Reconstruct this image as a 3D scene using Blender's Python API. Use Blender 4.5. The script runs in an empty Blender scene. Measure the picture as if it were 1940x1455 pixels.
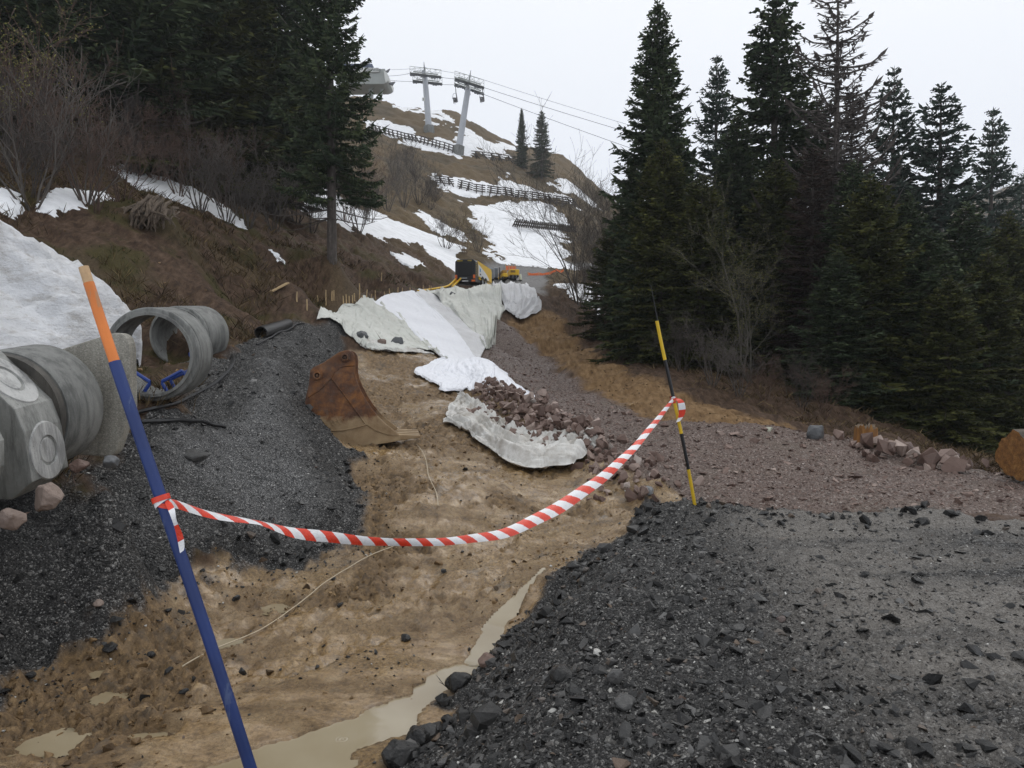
import bpy, bmesh, math, random, zlib
import numpy as np
from mathutils import Vector, Matrix, Euler, noise as mnoise
R = math.radians
SC = bpy.context.scene
COL = SC.collection
# ------------------------------------------------------------------ camera, sky, sun, exposure
CAM_Z, FPX, HORIZON = 1.6, 1457.0, 680.0
PITCH = math.atan((727.5 - HORIZON) / FPX)
cam_data = bpy.data.cameras.new('camera')
cam_data.sensor_width = 36.0
cam_data.lens = 36.0 * FPX / 1940.0
cam_data.clip_start, cam_data.clip_end = 0.1, 3000.0
cam = bpy.data.objects.new('camera', cam_data)
COL.objects.link(cam)
cam.location = (0, 0, CAM_Z)
cam.rotation_euler = (math.pi / 2 - PITCH, 0, 0)
SC.camera = cam

SUN_EL, SUN_AZ = 55.0, 35.0          # sun behind cloud, ahead and to the right
world = bpy.data.worlds.new('World')
SC.world = world
world.use_nodes = True
wn, wl = world.node_tree.nodes, world.node_tree.links
bg = wn['Background']
bg.inputs['Strength'].default_value = 0.1
sky = wn.new('ShaderNodeTexSky')
sky.sky_type = 'NISHITA'
sky.sun_disc = False
sky.sun_elevation, sky.sun_rotation = R(SUN_EL), R(SUN_AZ)
sky.air_density, sky.dust_density = 1.0, 4.0
tc = wn.new('ShaderNodeTexCoord')
sep = wn.new('ShaderNodeSeparateXYZ')
wl.new(tc.outputs['Generated'], sep.inputs[0])
rmp = wn.new('ShaderNodeValToRGB')          # layer of cloud: even grey-white, a little brighter overhead
rmp.color_ramp.elements[0].position, rmp.color_ramp.elements[0].color = 0.0, (0.77, 0.82, 0.93, 1)
rmp.color_ramp.elements[1].position, rmp.color_ramp.elements[1].color = 0.45, (0.94, 0.965, 1.0, 1)
wl.new(sep.outputs['Z'], rmp.inputs['Fac'])
vm = wn.new('ShaderNodeVectorMath'); vm.operation = 'SCALE'
vm.inputs['Scale'].default_value = 11.4
wl.new(rmp.outputs['Color'], vm.inputs[0])
mx = wn.new('ShaderNodeMix'); mx.data_type = 'RGBA'
mx.inputs['Factor'].default_value = 0.9
wl.new(sky.outputs['Color'], mx.inputs['A'])
wl.new(vm.outputs['Vector'], mx.inputs['B'])
wl.new(mx.outputs['Result'], bg.inputs['Color'])

sun_data = bpy.data.lights.new('sun', 'SUN')
sun_data.energy, sun_data.angle, sun_data.color = 0.6, R(25), (1.0, 0.97, 0.92)
sun = bpy.data.objects.new('sun', sun_data)
COL.objects.link(sun)
sun.rotation_euler = Vector((-math.sin(R(SUN_AZ)) * math.cos(R(SUN_EL)), -math.cos(R(SUN_AZ)) * math.cos(R(SUN_EL)), -math.sin(R(SUN_EL)))).to_track_quat('-Z', 'Y').to_euler()
SC.view_settings.view_transform = 'Standard'
SC.view_settings.look = 'None'
SC.view_settings.exposure = 0.0
SC.view_settings.gamma = 1.0
SC.render.engine = 'CYCLES'
SC.cycles.use_denoising = True
SC.cycles.denoising_input_passes = 'RGB_ALBEDO_NORMAL'
SC.cycles.denoising_prefilter = 'ACCURATE'
SC.cycles.max_bounces = 6
SC.cycles.diffuse_bounces = 3
SC.cycles.glossy_bounces = 2
SC.cycles.transparent_max_bounces = 6
SC.cycles.volume_bounces = 0
SC.cycles.caustics_reflective = SC.cycles.caustics_refractive = False
random.seed(7)
RNG = np.random.default_rng(7)

# ------------------------------------------------------------------ small helpers
def ray(u, v):
    """world direction of a picture point, scaled so that y = 1"""
    a, b = (u - 970.0) / FPX, (727.5 - v) / FPX
    cp, sp = math.cos(PITCH), math.sin(PITCH)
    y, z = cp + b * sp, b * cp - sp
    return a / y, z / y

def P(u, v, d):
    dx, dz = ray(u, v)
    return (dx * d, d, CAM_Z + dz * d)

def smooth(a, b, t):
    t = np.clip((t - a) / (b - a), 0, 1)
    return t * t * (3 - 2 * t)

def hash2(ix, iy, seed):
    h = (ix.astype(np.uint32) * np.uint32(374761393) + iy.astype(np.uint32) * np.uint32(668265263) + np.uint32((seed * 2654435761) & 0xffffffff))
    h = (h ^ (h >> np.uint32(13))) * np.uint32(1274126177)
    h = h ^ (h >> np.uint32(16))
    return (h & np.uint32(0xffffff)).astype(np.float32) / np.float32(0xffffff)

def vnoise(x, y, seed=0):
    xi, yi = np.floor(x), np.floor(y)
    fx, fy = (x - xi).astype(np.float32), (y - yi).astype(np.float32)
    xi, yi = xi.astype(np.int64), yi.astype(np.int64)
    fx = fx * fx * fx * (fx * (fx * 6 - 15) + 10)
    fy = fy * fy * fy * (fy * (fy * 6 - 15) + 10)
    a, b = hash2(xi, yi, seed), hash2(xi + 1, yi, seed)
    c, d = hash2(xi, yi + 1, seed), hash2(xi + 1, yi + 1, seed)
    return (a + (b - a) * fx) * (1 - fy) + (c + (d - c) * fx) * fy

def fbm(x, y, freq, octv, seed=0, gain=0.5, ridge=False):
    out, amp, tot = 0.0, 1.0, 0.0
    ca, sa = math.cos(0.6), math.sin(0.6)
    for k in range(octv):
        n = vnoise(x * freq, y * freq, seed + k * 17) * 2 - 1
        if ridge: n = 1 - 2 * np.abs(n)
        out = out + n * amp
        tot += amp
        amp *= gain
        freq *= 2.03
        x, y = x * ca - y * sa, x * sa + y * ca
    return out / tot

def set_props(o, label=None, cat=None, group=None, kind=None):
    if label: o['label'] = label
    if cat: o['category'] = cat
    if group: o['group'] = group
    if kind: o['kind'] = kind
    return o

def link(o, parent=None):
    COL.objects.link(o)
    if parent is not None: o.parent = parent
    return o

def mesh_np(name, verts, faces, mats, parent=None, smooth_shade=False, mat_idx=None, attrs=None, corners=None):
    """verts (n,3); faces (m,k) all of one size, k = 3 or 4, or a list of such arrays"""
    me = bpy.data.meshes.new(name)
    verts = np.asarray(verts, np.float32)
    fl = faces if isinstance(faces, list) else [faces]
    fl = [np.asarray(f, np.int32) for f in fl if len(f)]
    me.vertices.add(len(verts))
    me.vertices.foreach_set('co', verts.ravel())
    loops = np.concatenate([f.ravel() for f in fl])
    sizes = np.concatenate([np.full(len(f), f.shape[1], np.int32) for f in fl])
    me.loops.add(len(loops))
    me.loops.foreach_set('vertex_index', loops)
    me.polygons.add(len(sizes))
    starts = np.zeros(len(sizes), np.int32)
    starts[1:] = np.cumsum(sizes)[:-1]
    me.polygons.foreach_set('loop_start', starts)
    me.polygons.foreach_set('loop_total', sizes)
    me.polygons.foreach_set('use_smooth', np.full(len(sizes), bool(smooth_shade)))
    for m in (mats if isinstance(mats, (list, tuple)) else [mats]): me.materials.append(m)
    if mat_idx is not None: me.polygons.foreach_set('material_index', np.asarray(mat_idx, np.int32))
    me.update(calc_edges=True)
    for k, v in (attrs or {}).items():
        v = np.asarray(v, np.float32)
        a = me.attributes.new(k, 'FLOAT' if v.ndim == 1 else 'FLOAT_COLOR', 'POINT')
        a.data.foreach_set('value' if v.ndim == 1 else 'color', v.ravel())
    me.validate(verbose=False)
    return link(bpy.data.objects.new(name, me), parent)

def thing(name, label, cat, loc=(0, 0, 0), rz=0.0, group=None):
    o = bpy.data.objects.new(name, None)
    o.empty_display_size = 0.2
    COL.objects.link(o)
    o.location = loc
    o.rotation_euler = (0, 0, rz)
    return set_props(o, label, cat, group)

def copy_tree(o, parent=None):
    c = o.copy()
    COL.objects.link(c)
    if parent is not None: c.parent = parent
    for ch in list(o.children): copy_tree(ch, c)
    return c

class MB:
    """collects shapes into one mesh"""
    def __init__(s): s.v, s.f, s.m, s.cur = [], [], [], 0
    def add(s, vs, fs):
        b = len(s.v)
        s.v += [tuple(v) for v in vs]
        s.f += [tuple(b + i for i in f) for f in fs]
        s.m += [s.cur] * len(fs)
        return s
    def box(s, c, size, rot=None, taper=1.0):
        x, y, z = (k / 2 for k in size)
        vs = [Vector((sx * x * (taper if sz > 0 else 1), sy * y * (taper if sz > 0 else 1), sz * z)) for sz in (-1, 1) for sy in (-1, 1) for sx in (-1, 1)]
        if rot is not None:
            m = rot if isinstance(rot, Matrix) else Euler(rot).to_matrix()
            vs = [m @ v for v in vs]
        c = Vector(c)
        return s.add([v + c for v in vs], [(0, 2, 3, 1), (4, 5, 7, 6), (0, 1, 5, 4), (2, 6, 7, 3), (0, 4, 6, 2), (1, 3, 7, 5)])
    def tube(s, pts, rad, n=8, cap=True):
        pts = [Vector(p) for p in pts]
        rs = rad if isinstance(rad, (list, tuple)) else [rad] * len(pts)
        vs, fs = [], []
        ref = None
        for i, p in enumerate(pts):
            t = (pts[min(i + 1, len(pts) - 1)] - pts[max(i - 1, 0)]).normalized()
            if ref is None: ref = Vector((0, 0, 1)) if abs(t.z) < 0.9 else Vector((1, 0, 0))
            a = (ref - t * ref.dot(t)).normalized()
            ref = a
            b = t.cross(a)
            for k in range(n):
                an = 2 * math.pi * k / n
                vs.append(p + (a * math.cos(an) + b * math.sin(an)) * rs[i])
        for i in range(len(pts) - 1):
            for k in range(n):
                q = (k + 1) % n
                fs.append((i * n + k, i * n + q, (i + 1) * n + q, (i + 1) * n + k))
        if cap:
            fs.append(tuple(reversed(range(n))))
            fs.append(tuple((len(pts) - 1) * n + k for k in range(n)))
        return s.add(vs, fs)
    def bar(s, a, b, w, h=None, up=(0, 0, 1)):
        a, b = Vector(a), Vector(b)
        t = (b - a)
        L = t.length
        t.normalize()
        u = Vector(up)
        if abs(t.dot(u)) > 0.98: u = Vector((1, 0, 0))
        side = t.cross(u).normalized()
        u = side.cross(t)
        m = Matrix((side, t, u)).transposed()
        return s.box((a + b) / 2, (w, L, h or w), m)
    def lathe(s, prof, n=32, axis='Z', closed=False, center=(0, 0, 0)):
        """prof: (radius, height) pairs"""
        vs, fs = [], []
        for r, h in prof:
            for k in range(n):
                an = 2 * math.pi * k / n
                x, y = r * math.cos(an), r * math.sin(an)
                vs.append({'Z': (x, y, h), 'Y': (x, h, y), 'X': (h, x, y)}[axis])
        m = len(prof)
        for i in range(m if closed else m - 1):
            j = (i + 1) % m
            for k in range(n):
                q = (k + 1) % n
                f = (i * n + k, i * n + q, j * n + q, j * n + k)
                fs.append(f if axis != 'Y' else f[::-1])
        c = Vector(center)
        return s.add([Vector(v) + c for v in vs], fs)
    def prism(s, poly, y0, y1):
        """poly in (x, z), pushed along y"""
        n = len(poly)
        vs = [(x, y0, z) for x, z in poly] + [(x, y1, z) for x, z in poly]
        fs = [tuple(range(n)), tuple(reversed(range(n, 2 * n)))]
        fs += [(i + n, (i + 1) % n + n, (i + 1) % n, i) for i in range(n)]
        return s.add(vs, fs)
    def build(s, name, mats, parent=None, smooth_shade=False, bevel=0.0, segs=2, loc=None, angle=35):
        me = bpy.data.meshes.new(name)
        me.from_pydata(s.v, [], s.f)
        for m in (mats if isinstance(mats, (list, tuple)) else [mats]): me.materials.append(m)
        me.polygons.foreach_set('material_index', s.m)
        bm = bmesh.new()
        bm.from_mesh(me)
        bmesh.ops.recalc_face_normals(bm, faces=bm.faces)
        if bevel:
            es = [e for e in bm.edges if e.is_manifold and e.calc_face_angle(0) > R(30)]
            bmesh.ops.bevel(bm, geom=es, offset=bevel, segments=segs, affect='EDGES', profile=0.6, clamp_overlap=True)
        for f in bm.faces: f.smooth = smooth_shade
        if smooth_shade:
            for e in bm.edges:
                if e.is_manifold and e.calc_face_angle(0) > R(angle): e.smooth = False
        bm.to_mesh(me)
        bm.free()
        o = link(bpy.data.objects.new(name, me), parent)
        if loc is not None: o.location = loc
        return o

# ------------------------------------------------------------------ material helper
class NT:
    def __init__(s, name):
        s.mat = bpy.data.materials.new(name)
        s.mat.use_nodes = True
        s.n, s.l = s.mat.node_tree.nodes, s.mat.node_tree.links
        s.b = s.n['Principled BSDF']
        s.obj = None
    def node(s, t, **kw):
        n = s.n.new(t)
        for k, v in kw.items(): setattr(n, k, v)
        return n
    def put(s, sock, val):
        if isinstance(val, bpy.types.NodeSocket): s.l.new(val, sock)
        elif val is not None:
            if hasattr(sock.default_value, '__len__') and len(sock.default_value) == 4 and len(val) == 3: val = (*val, 1)
            sock.default_value = val
    def coord(s, kind='Object'):
        if s.obj is None: s.obj = s.n.new('ShaderNodeTexCoord')
        return s.obj.outputs[kind]
    def noise(s, scale, detail=4, rough=0.55, vec=None, dist=0.0, out='Fac'):
        n = s.n.new('ShaderNodeTexNoise')
        n.inputs['Scale'].default_value, n.inputs['Detail'].default_value = scale, detail
        n.inputs['Roughness'].default_value, n.inputs['Distortion'].default_value = rough, dist
        s.l.new(vec or s.coord(), n.inputs['Vector'])
        return n.outputs[out]
    def voro(s, scale, feat='F1', vec=None, out='Distance', rnd=1.0):
        n = s.n.new('ShaderNodeTexVoronoi')
        n.feature = feat
        n.inputs['Scale'].default_value = scale
        n.inputs['Randomness'].default_value = rnd
        s.l.new(vec or s.coord(), n.inputs['Vector'])
        return n.outputs[out]
    def scale(s, v, vec=None):
        n = s.n.new('ShaderNodeMapping')
        n.inputs['Scale'].default_value = v
        s.l.new(vec or s.coord(), n.inputs['Vector'])
        return n.outputs[0]
    def ramp(s, fac, stops, interp='LINEAR'):
        n = s.n.new('ShaderNodeValToRGB')
        r = n.color_ramp
        r.interpolation = interp
        while len(r.elements) < len(stops): r.elements.new(0.5)
        for e, (p, c) in zip(r.elements, stops):
            e.position = p
            e.color = (c, c, c, 1) if isinstance(c, (int, float)) else (*c[:3], 1)
        s.put(n.inputs['Fac'], fac)
        return n.outputs['Color']
    def mix(s, fac, a, b, mode='MIX'):
        n = s.n.new('ShaderNodeMix')
        n.data_type, n.blend_type = 'RGBA', mode
        s.put(n.inputs['Factor'], fac)
        s.put(n.inputs['A'], a)
        s.put(n.inputs['B'], b)
        return n.outputs['Result']
    def math(s, op, a, b=None, c=None, clamp=False):
        n = s.n.new('ShaderNodeMath')
        n.operation, n.use_clamp = op, clamp
        for k, v in zip(n.inputs, (a, b, c)):
            if v is not None: s.put(k, v)
        return n.outputs[0]
    def attr(s, name, out='Fac'):
        n = s.n.new('ShaderNodeAttribute')
        n.attribute_name = name
        return n.outputs[out]
    def bump(s, h, dist=0.01, strength=1.0, normal=None):
        n = s.n.new('ShaderNodeBump')
        s.put(n.inputs['Height'], h)
        n.inputs['Distance'].default_value = dist
        s.put(n.inputs['Strength'], strength)
        if normal is not None: s.l.new(normal, n.inputs['Normal'])
        return n.outputs[0]
    def done(s, color=None, rough=None, normal=None, metal=None, spec=None, **kw):
        s.put(s.b.inputs['Base Color'], color)
        s.put(s.b.inputs['Roughness'], rough)
        if normal is not None: s.put(s.b.inputs['Normal'], normal)
        s.put(s.b.inputs['Metallic'], metal)
        s.put(s.b.inputs['Specular IOR Level'], spec)
        for k, v in kw.items(): s.put(s.b.inputs[k.replace('_', ' ')], v)
        return s.mat

def plain(name, col, rough=0.6, var=0.15, scale=8.0, bump=0.0, metal=0.0, spec=0.5):
    t = NT(name)
    n = t.noise(scale, 5, 0.6)
    lo, hi = [c * (1 - var) for c in col], [min(1, c * (1 + var)) for c in col]
    return t.done(t.ramp(n, [(0.3, lo), (0.7, hi)]), rough, t.bump(t.noise(scale * 3, 4), bump) if bump else None, metal, spec)
# ------------------------------------------------------------------ the lie of the land: surveyed heights
SURVEY = [P(*q) for q in [
    # excavated mud floor
    (700,1455,4.3),(450,1455,4.3),(250,1455,4.3),(100,1420,4.5),(600,1350,4.85),(780,1330,5.13),(850,1250,5.85),(960,1200,6.3),(1040,1075,7.25),
    (600,1300,5.3),(300,1300,5.25),(300,1150,6.57),(600,1150,6.66),(800,1150,6.66),(600,1050,7.95),(900,1050,7.95),(1000,1000,8.6),
    (800,950,8.9),(1000,935,9.9),(1140,955,9.3),(750,862,10.65),(700,838,11.6),(590,800,12.8),(900,900,9.9),
    (800,762,15),(830,720,17.5),(880,692,19.5),(750,682,19),(700,760,15),
    # edge under the cloth and the heap
    (860,800,13.2),(950,880,11.2),(1000,903,10.6),(1130,930,9.9),(1000,800,13.6),(1100,860,11.6),(950,770,15),
    # red track
    (1300,850,11),(1200,800,14.5),(1100,750,19),(1000,720,23),(960,690,27),(960,655,31),(1020,690,25.5),
    (1400,880,11),(1600,900,10.3),(1240,900,9.9),(1150,880,10.9),
    # slope under the white sheets
    (850,686,20.5),(908,688,21),(800,665,20.5),(690,660,19.3),(740,560,32),(700,600,24),(780,610,25.5),(850,620,26.5),(900,580,31),(930,640,26.5),(950,600,30),
    (620,600,20.3),(700,574,26),(790,556,33),(870,546,36),(960,544,36),(1000,542,36.5),(1000,580,34.5),
    # cut wall and bank on the right
    (1010,600,34),(1040,680,26.5),(1080,640,31),(1100,600,36),(1050,570,38),(1100,540,45),(1150,560,45),
    (1060,705,23.2),(1110,745,18.3),(1180,778,15.4),(1300,800,13.6),(1400,806,13.1),
    (1110,672,25),(1200,692,20),(1270,738,17),(1340,765,16),(1420,788,14.6),
    (1200,640,28),(1300,680,24),(1400,720,20),(1500,750,18.5),(1500,715,24),(1300,640,32),(1600,780,17),(1650,820,16),(1750,850,16),(1900,880,15),
    (1450,815,12.8),(1550,835,12.3),(1640,850,11.8),(1750,875,11),(1880,900,10.3),
    # grey pad in front and its broken edge
    (1315,950,8.6),(1500,1000,7.7),(1900,1000,7.5),(1900,1200,4.5),(1500,1200,4.5),
    (1240,960,8.5),(1190,1030,6.75),(1110,1124,5.25),(1050,1300,3.76),(1010,1440,3.06),(1300,1100,5.5),(1250,1250,4.1),
    (1225,990,9.0),(1150,1015,8.25),(1062,1072,7.4),(960,1192,6.2),(870,1300,5.4),(800,1400,4.72),(720,1455,4.33),
    # gravel bank on the left: foot, shoulder, top
    (60,1250,5.7),(250,1120,6.9),(450,1075,7.5),(640,1010,8.3),(685,900,10.3),(620,860,11.7),(600,800,13.3),(615,765,14.8),(645,720,17),(660,680,18.8),(650,930,9.7),
    (640,610,19.4),(600,620,16.4),(562,638,14.3),(536,680,12.5),(541,718,11.5),(550,763,10.6),(560,810,10.0),(520,882,8.8),(450,720,11.3),(400,800,9),(330,860,7.8),(480,910,8.6),(400,950,7.8),(250,960,7.2),(120,980,6.5),(0,1010,5.9),
    (210,865,6.6),(310,768,8.5),(400,692,12.4),(430,660,13.8),(490,642,16),
    # bank on the left
    (430,630,15),(330,560,15.5),(235,600,13),(100,440,15),(0,340,16),(300,430,18),(400,520,17.5),(540,500,20),(540,570,20),(450,600,18),
    (600,590,22.5),(560,545,23),(700,550,29),(630,475,24),(720,480,31),(800,520,37),(860,545,42),(850,508,43),
    (200,330,24),(0,280,24),(450,400,26),(350,350,28),(100,250,34),(300,270,40),(500,330,42),(600,400,40),(560,300,60),(450,200,70),(0,150,60),
    # road beyond and hillside
    (895,541,45),(1000,530,53),(700,440,46),(650,380,60),(800,470,50),(870,495,54),(700,370,72),(780,400,75),(860,440,75),(930,480,70),(1000,505,70),(1070,512,72),
    (900,390,98),(1060,440,92),(850,345,105),(950,365,105),(1065,390,108),(740,260,120),(870,295,122),(990,305,130),(1060,340,130),(1150,410,125),
    (1150,480,85),(1130,520,60),
    (650,185,140),(740,197,140),(800,213,146),(832,207,148),(812,221,147),(856,213,150),(900,232,148),(940,268,145),(1000,283,152),(1080,300,155),(1200,420,155),
    (1930,352,340),(2200,300,340),
]] + [
    (0,0,0),(2,0,0),(5,0,.05),(9,0,.1),(2,2.5,0),(5,4,.02),(9,5,0),(1.2,1.5,0),(14,6,0),
    (-.8,3.3,-.72),(-1.5,3,-.7),(-2.5,3,-.68),(-1.2,1.5,-.6),(-.5,2,-.45),(-.1,2,0),(-.7,.3,0),(-3,1,-.5),(-4.5,3.2,-.45),(-5.2,1,-.2),(-7,3,.2),(-3.7,4.6,-.55),
    (-5.2,6,.72),(-5,4.6,.55),(-6.5,5,.8),(-5.2,8.5,1.15),(-6.5,8,1.3),(-6,12,1.55),(-7.5,10,2.0),(-9,7,2.2),(-11,10,3.6),
    (12,20,-1.5),(16,18,-2.5),(10,26,0),(20,30,-3),(15,40,0),(28,40,-4),(30,80,0),(9,36,2),(50,60,-4),(20,12,-1.2),(14,11,-.4),(60,150,-4),(100,200,2),(140,220,14),
    (-40,195,46),(-15,197,44),(0,195,38),(20,190,36),(-60,300,40),(0,300,30),(60,300,30),(-100,160,60),(-100,80,30),(-40,30,14),(-25,15,8),(-20,4,3)]
SURVEY = np.array(SURVEY)

APEX = -3.0
def to_lattice(x, y):
    yy = y - APEX
    return np.arctan2(x, yy), np.log(np.hypot(x, yy))

A0, A1, L0, L1 = -R(56), R(54), math.log(2.6), math.log(430.0)
_sa, _sl = to_lattice(SURVEY[:, 0], SURVEY[:, 1])
_S = np.stack([_sa, _sl], 1)
_D = np.hypot(_S[:, None, 0] - _S[None, :, 0], _S[:, None, 1] - _S[None, :, 1])
_n = len(_S)
_M = np.zeros((_n + 3, _n + 3))
_M[:_n, :_n] = _D + np.eye(_n) * -0.002
_M[:_n, _n], _M[:_n, _n + 1], _M[:_n, _n + 2] = 1, _S[:, 0], _S[:, 1]
_M[_n:, :_n] = _M[:_n, _n:].T
_W = np.linalg.solve(_M, np.concatenate([SURVEY[:, 2], [0, 0, 0]]))
CA, CL = 300, 560                              # coarse lattice of the smooth base heights
_ca, _cl = np.linspace(A0, A1, CA), np.linspace(L0, L1, CL)
_GA, _GL = np.meshgrid(_ca, _cl)
BASE = _W[_n] + _W[_n + 1] * _GA + _W[_n + 2] * _GL
for k in range(_n): BASE += _W[k] * np.hypot(_GA - _S[k, 0], _GL - _S[k, 1])
for _ in range(2):                             # soften the creases a little
    BASE[1:-1, 1:-1] = (BASE[1:-1, 1:-1] * 4 + BASE[:-2, 1:-1] + BASE[2:, 1:-1] + BASE[1:-1, :-2] + BASE[1:-1, 2:]) / 8

def bilin(grid, x, y):
    a, l = to_lattice(np.asarray(x, float), np.asarray(y, float))
    n, m = grid.shape
    i = np.clip((l - L0) / (L1 - L0) * (n - 1), 0, n - 1.001)
    j = np.clip((a - A0) / (A1 - A0) * (m - 1), 0, m - 1.001)
    i0, j0 = i.astype(int), j.astype(int)
    fi, fj = i - i0, j - j0
    return (grid[i0, j0] * (1 - fj) + grid[i0, j0 + 1] * fj) * (1 - fi) + (grid[i0 + 1, j0] * (1 - fj) + grid[i0 + 1, j0 + 1] * fj) * fi

_STEPS = np.exp(np.linspace(math.log(2.2), math.log(420), 2600))
def hit(u, v, grid=None, dmin=2.2):
    """where the sight line of a picture point first meets the ground: (x, y, z)"""
    dx, dz = ray(u, v)
    d = _STEPS[_STEPS >= dmin]
    gap = CAM_Z + dz * d - bilin(BASE if grid is None else grid, dx * d, d)
    k = np.argmax(gap < 0) if (gap < 0).any() else len(d) - 1
    if k > 0:
        t = gap[k - 1] / (gap[k - 1] - gap[k] + 1e-9)
        t = min(max(t, 0), 1)
        dd = d[k - 1] + (d[k] - d[k - 1]) * t
    else: dd = d[k]
    return (dx * dd, dd, CAM_Z + dz * dd)

# ------------------------------------------------------------------ zones of the ground (outlines in plan)
def outline(pts):
    """picture points (u, v), or (x, y, None) plan points, to plan polygon"""
    out = []
    for q in pts:
        if len(q) == 3 and q[2] is None: out.append((q[0], q[1]))
        elif len(q) == 3: out.append(P(*q)[:2])
        else: out.append(hit(*q)[:2])
    return np.array(out)

def sdist(poly, x, y):
    """signed distance to a polygon, positive inside"""
    d2 = np.full(x.shape, 1e9)
    ins = np.zeros(x.shape, bool)
    n = len(poly)
    for i in range(n):
        ax, ay = poly[i]
        bx, by = poly[(i + 1) % n]
        ex, ey = bx - ax, by - ay
        t = np.clip(((x - ax) * ex + (y - ay) * ey) / (ex * ex + ey * ey + 1e-12), 0, 1)
        d2 = np.minimum(d2, (x - ax - t * ex) ** 2 + (y - ay - t * ey) ** 2)
        if ay != by:
            c = ((ay > y) != (by > y)) & (x < ex * (y - ay) / (by - ay) + ax)
            ins ^= c
    return np.where(ins, 1, -1) * np.sqrt(d2)

Z_MUD = outline([(-.3,1.0,None),(-2.8,1.2,None),(-3.4,3.6,None),(-3.6,4.4,None),(60,1262),(150,1190),(250,1118),(330,1110),(450,1078),(560,1062),(650,1015),(690,900),(690,855),(650,838),(620,790,14),(645,740,17),(660,690,18.6),(700,672),(830,674),(905,690,21),(960,735,19),(1000,800,13.4),(1100,880,11),(1165,905,10.3),(1215,950),(1225,975,9.0),(1150,1018),(1060,1075),(960,1192),(870,1300),(800,1400),(720,1455)])
Z_PAD = outline([(1235,962),(1180,1010),(1150,1025),(1060,1080),(1000,1165),(960,1195),(870,1300),(800,1400),(720,1455),(-.6,3.2,None),(-.4,2,None),(-.9,.2,None),(0,-3,None),(12,-3,None),(14,6,None),(1940,990),(1750,965),(1600,975),(1450,965),(1330,955)])
Z_BERM = outline([(-3.4,3.4,None),(-3.6,4.4,None),(60,1262),(150,1190),(250,1118),(330,1110),(450,1078),(560,1062),(650,1015),(690,900),(690,855),(650,838),(620,790,14),(645,740,17),(658,690,18.6),(660,650,19.4),(645,611,20.3),(560,620),(490,642),(430,665),(400,692,12.4),(310,768,8.5),(-4.2,6.6,None),(-5.0,4.6,None),(-5,3,None)])
Z_RED = outline([(1235,962),(1330,955),(1450,965),(1600,975),(1750,965),(1940,990),(14,6,None),(18,8,None),(15,10,None),(1935,890,10),(1880,885,10.6),(1750,860,11.6),(1640,838,12.4),(1550,823,13),(1450,806,13.3),(1300,798,13.7),(1180,776,15.5),(1110,744,18.4),(1060,704,23.3),(1040,682,26.3),(960,655,31),(925,660,27.5),(905,690,21.5),(950,735,19),(990,790,13.8),(1100,878,11),(1165,905,10.3),(1215,950)])
Z_CLAY = outline([(1400,808,13.0),(1300,802,13.5),(1180,780,15.2),(1110,748,18.1),(1060,707,23),(1040,684,26),(950,657,31),(940,620,29),(960,590,33),(1010,585,34.8),(1060,610,34.8),(1100,650,28.5),(1150,672,23.2),(1200,698,19.8),(1270,742,17),(1340,768,16),(1420,792,14.5),(1500,806,13.9)])
Z_ROAD = outline([(860,547,37),(1000,545,37.5),(1030,540,42),(1040,523,60),(1090,512,75),(1180,508,80),(1180,500,84),(1060,508,76),(990,515,66),(920,530,55),(865,541,46)])
SNOW = [outline(q) for q in [
    [(560,330),(600,330),(660,400),(720,412),(790,440),(860,470),(868,520),(840,505),(790,470),(720,452),(640,430),(575,400)],
    [(765,402),(800,405),(868,445),(870,460),(830,450)],
    [(885,385),(925,392),(960,378),(1000,390),(1055,398),(1065,440),(1065,470),(1075,500),(1030,507),(985,503),(955,500),(935,470),(915,450),(905,425)],
    [(968,380),(1010,386),(1060,400),(1060,412),(1010,408)],
    [(835,330),(860,330),(930,350),(1010,362),(1075,375),(1080,386),(1000,378),(900,362),(845,352)],
    [(940,330),(965,345),(1010,358),(1000,362),(950,348)],
    [(1055,352),(1100,365),(1110,380),(1060,360)],
    [(690,232),(740,235),(800,262),(862,285),(862,292),(790,276),(720,255),(690,250)],
    [(872,292),(885,245),(905,255),(940,272),(965,275),(985,284),(900,290)],
    [(810,222),(845,212),(830,218),(800,212),(770,204),(790,212)],
    [(798,278),(840,286),(838,289),(800,282)],
    [(75,402),(110,372),(200,368),(205,380),(150,400),(90,408)],
    [(190,310),(280,335),(360,365),(430,400),(475,430),(475,442),(420,425),(340,385),(250,345)],
    [(0,372),(30,375),(32,395),(20,415),(0,405)],
    [(505,478),(530,485),(548,493),(545,505),(532,515),(515,495)],
    [(1070,545),(1130,540),(1140,560),(1105,580),(1080,570)],
    [(1130,585),(1180,590),(1190,620),(1140,600)],
    [(770,497),(785,496),(790,503),(775,506)],
    [(85,240),(110,235),(115,265),(90,275)],
]]
# ------------------------------------------------------------------ ground mesh
NA, NL = 600, 1640
_al, _ll = np.linspace(A0, A1, NA), np.linspace(L0, L1, NL)
GA, GL = np.meshgrid(_al, _ll)
GR = np.exp(GL)
GX, GY = np.sin(GA) * GR, np.cos(GA) * GR + APEX
_a, _l = (GA - A0) / (A1 - A0) * (CA - 1), (GL - L0) / (L1 - L0) * (CL - 1)
GZ = bilin(BASE, GX, GY)
x, y = GX, GY
wob = fbm(x, y, 1.1, 4, 3) * 0.28 + fbm(x, y, 6.0, 3, 5) * 0.1
def mask(poly, w, amp=1.0, grow=0.0, far=None):
    lo, hi = poly.min(0) - 3, poly.max(0) + 3
    m = np.zeros(GX.shape, np.float32)
    b = (GX > lo[0]) & (GX < hi[0]) & (GY > lo[1]) & (GY < hi[1])
    m[b] = smooth(-w, w, sdist(poly, GX[b], GY[b]) + grow + wob[b] * amp)
    return m
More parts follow.
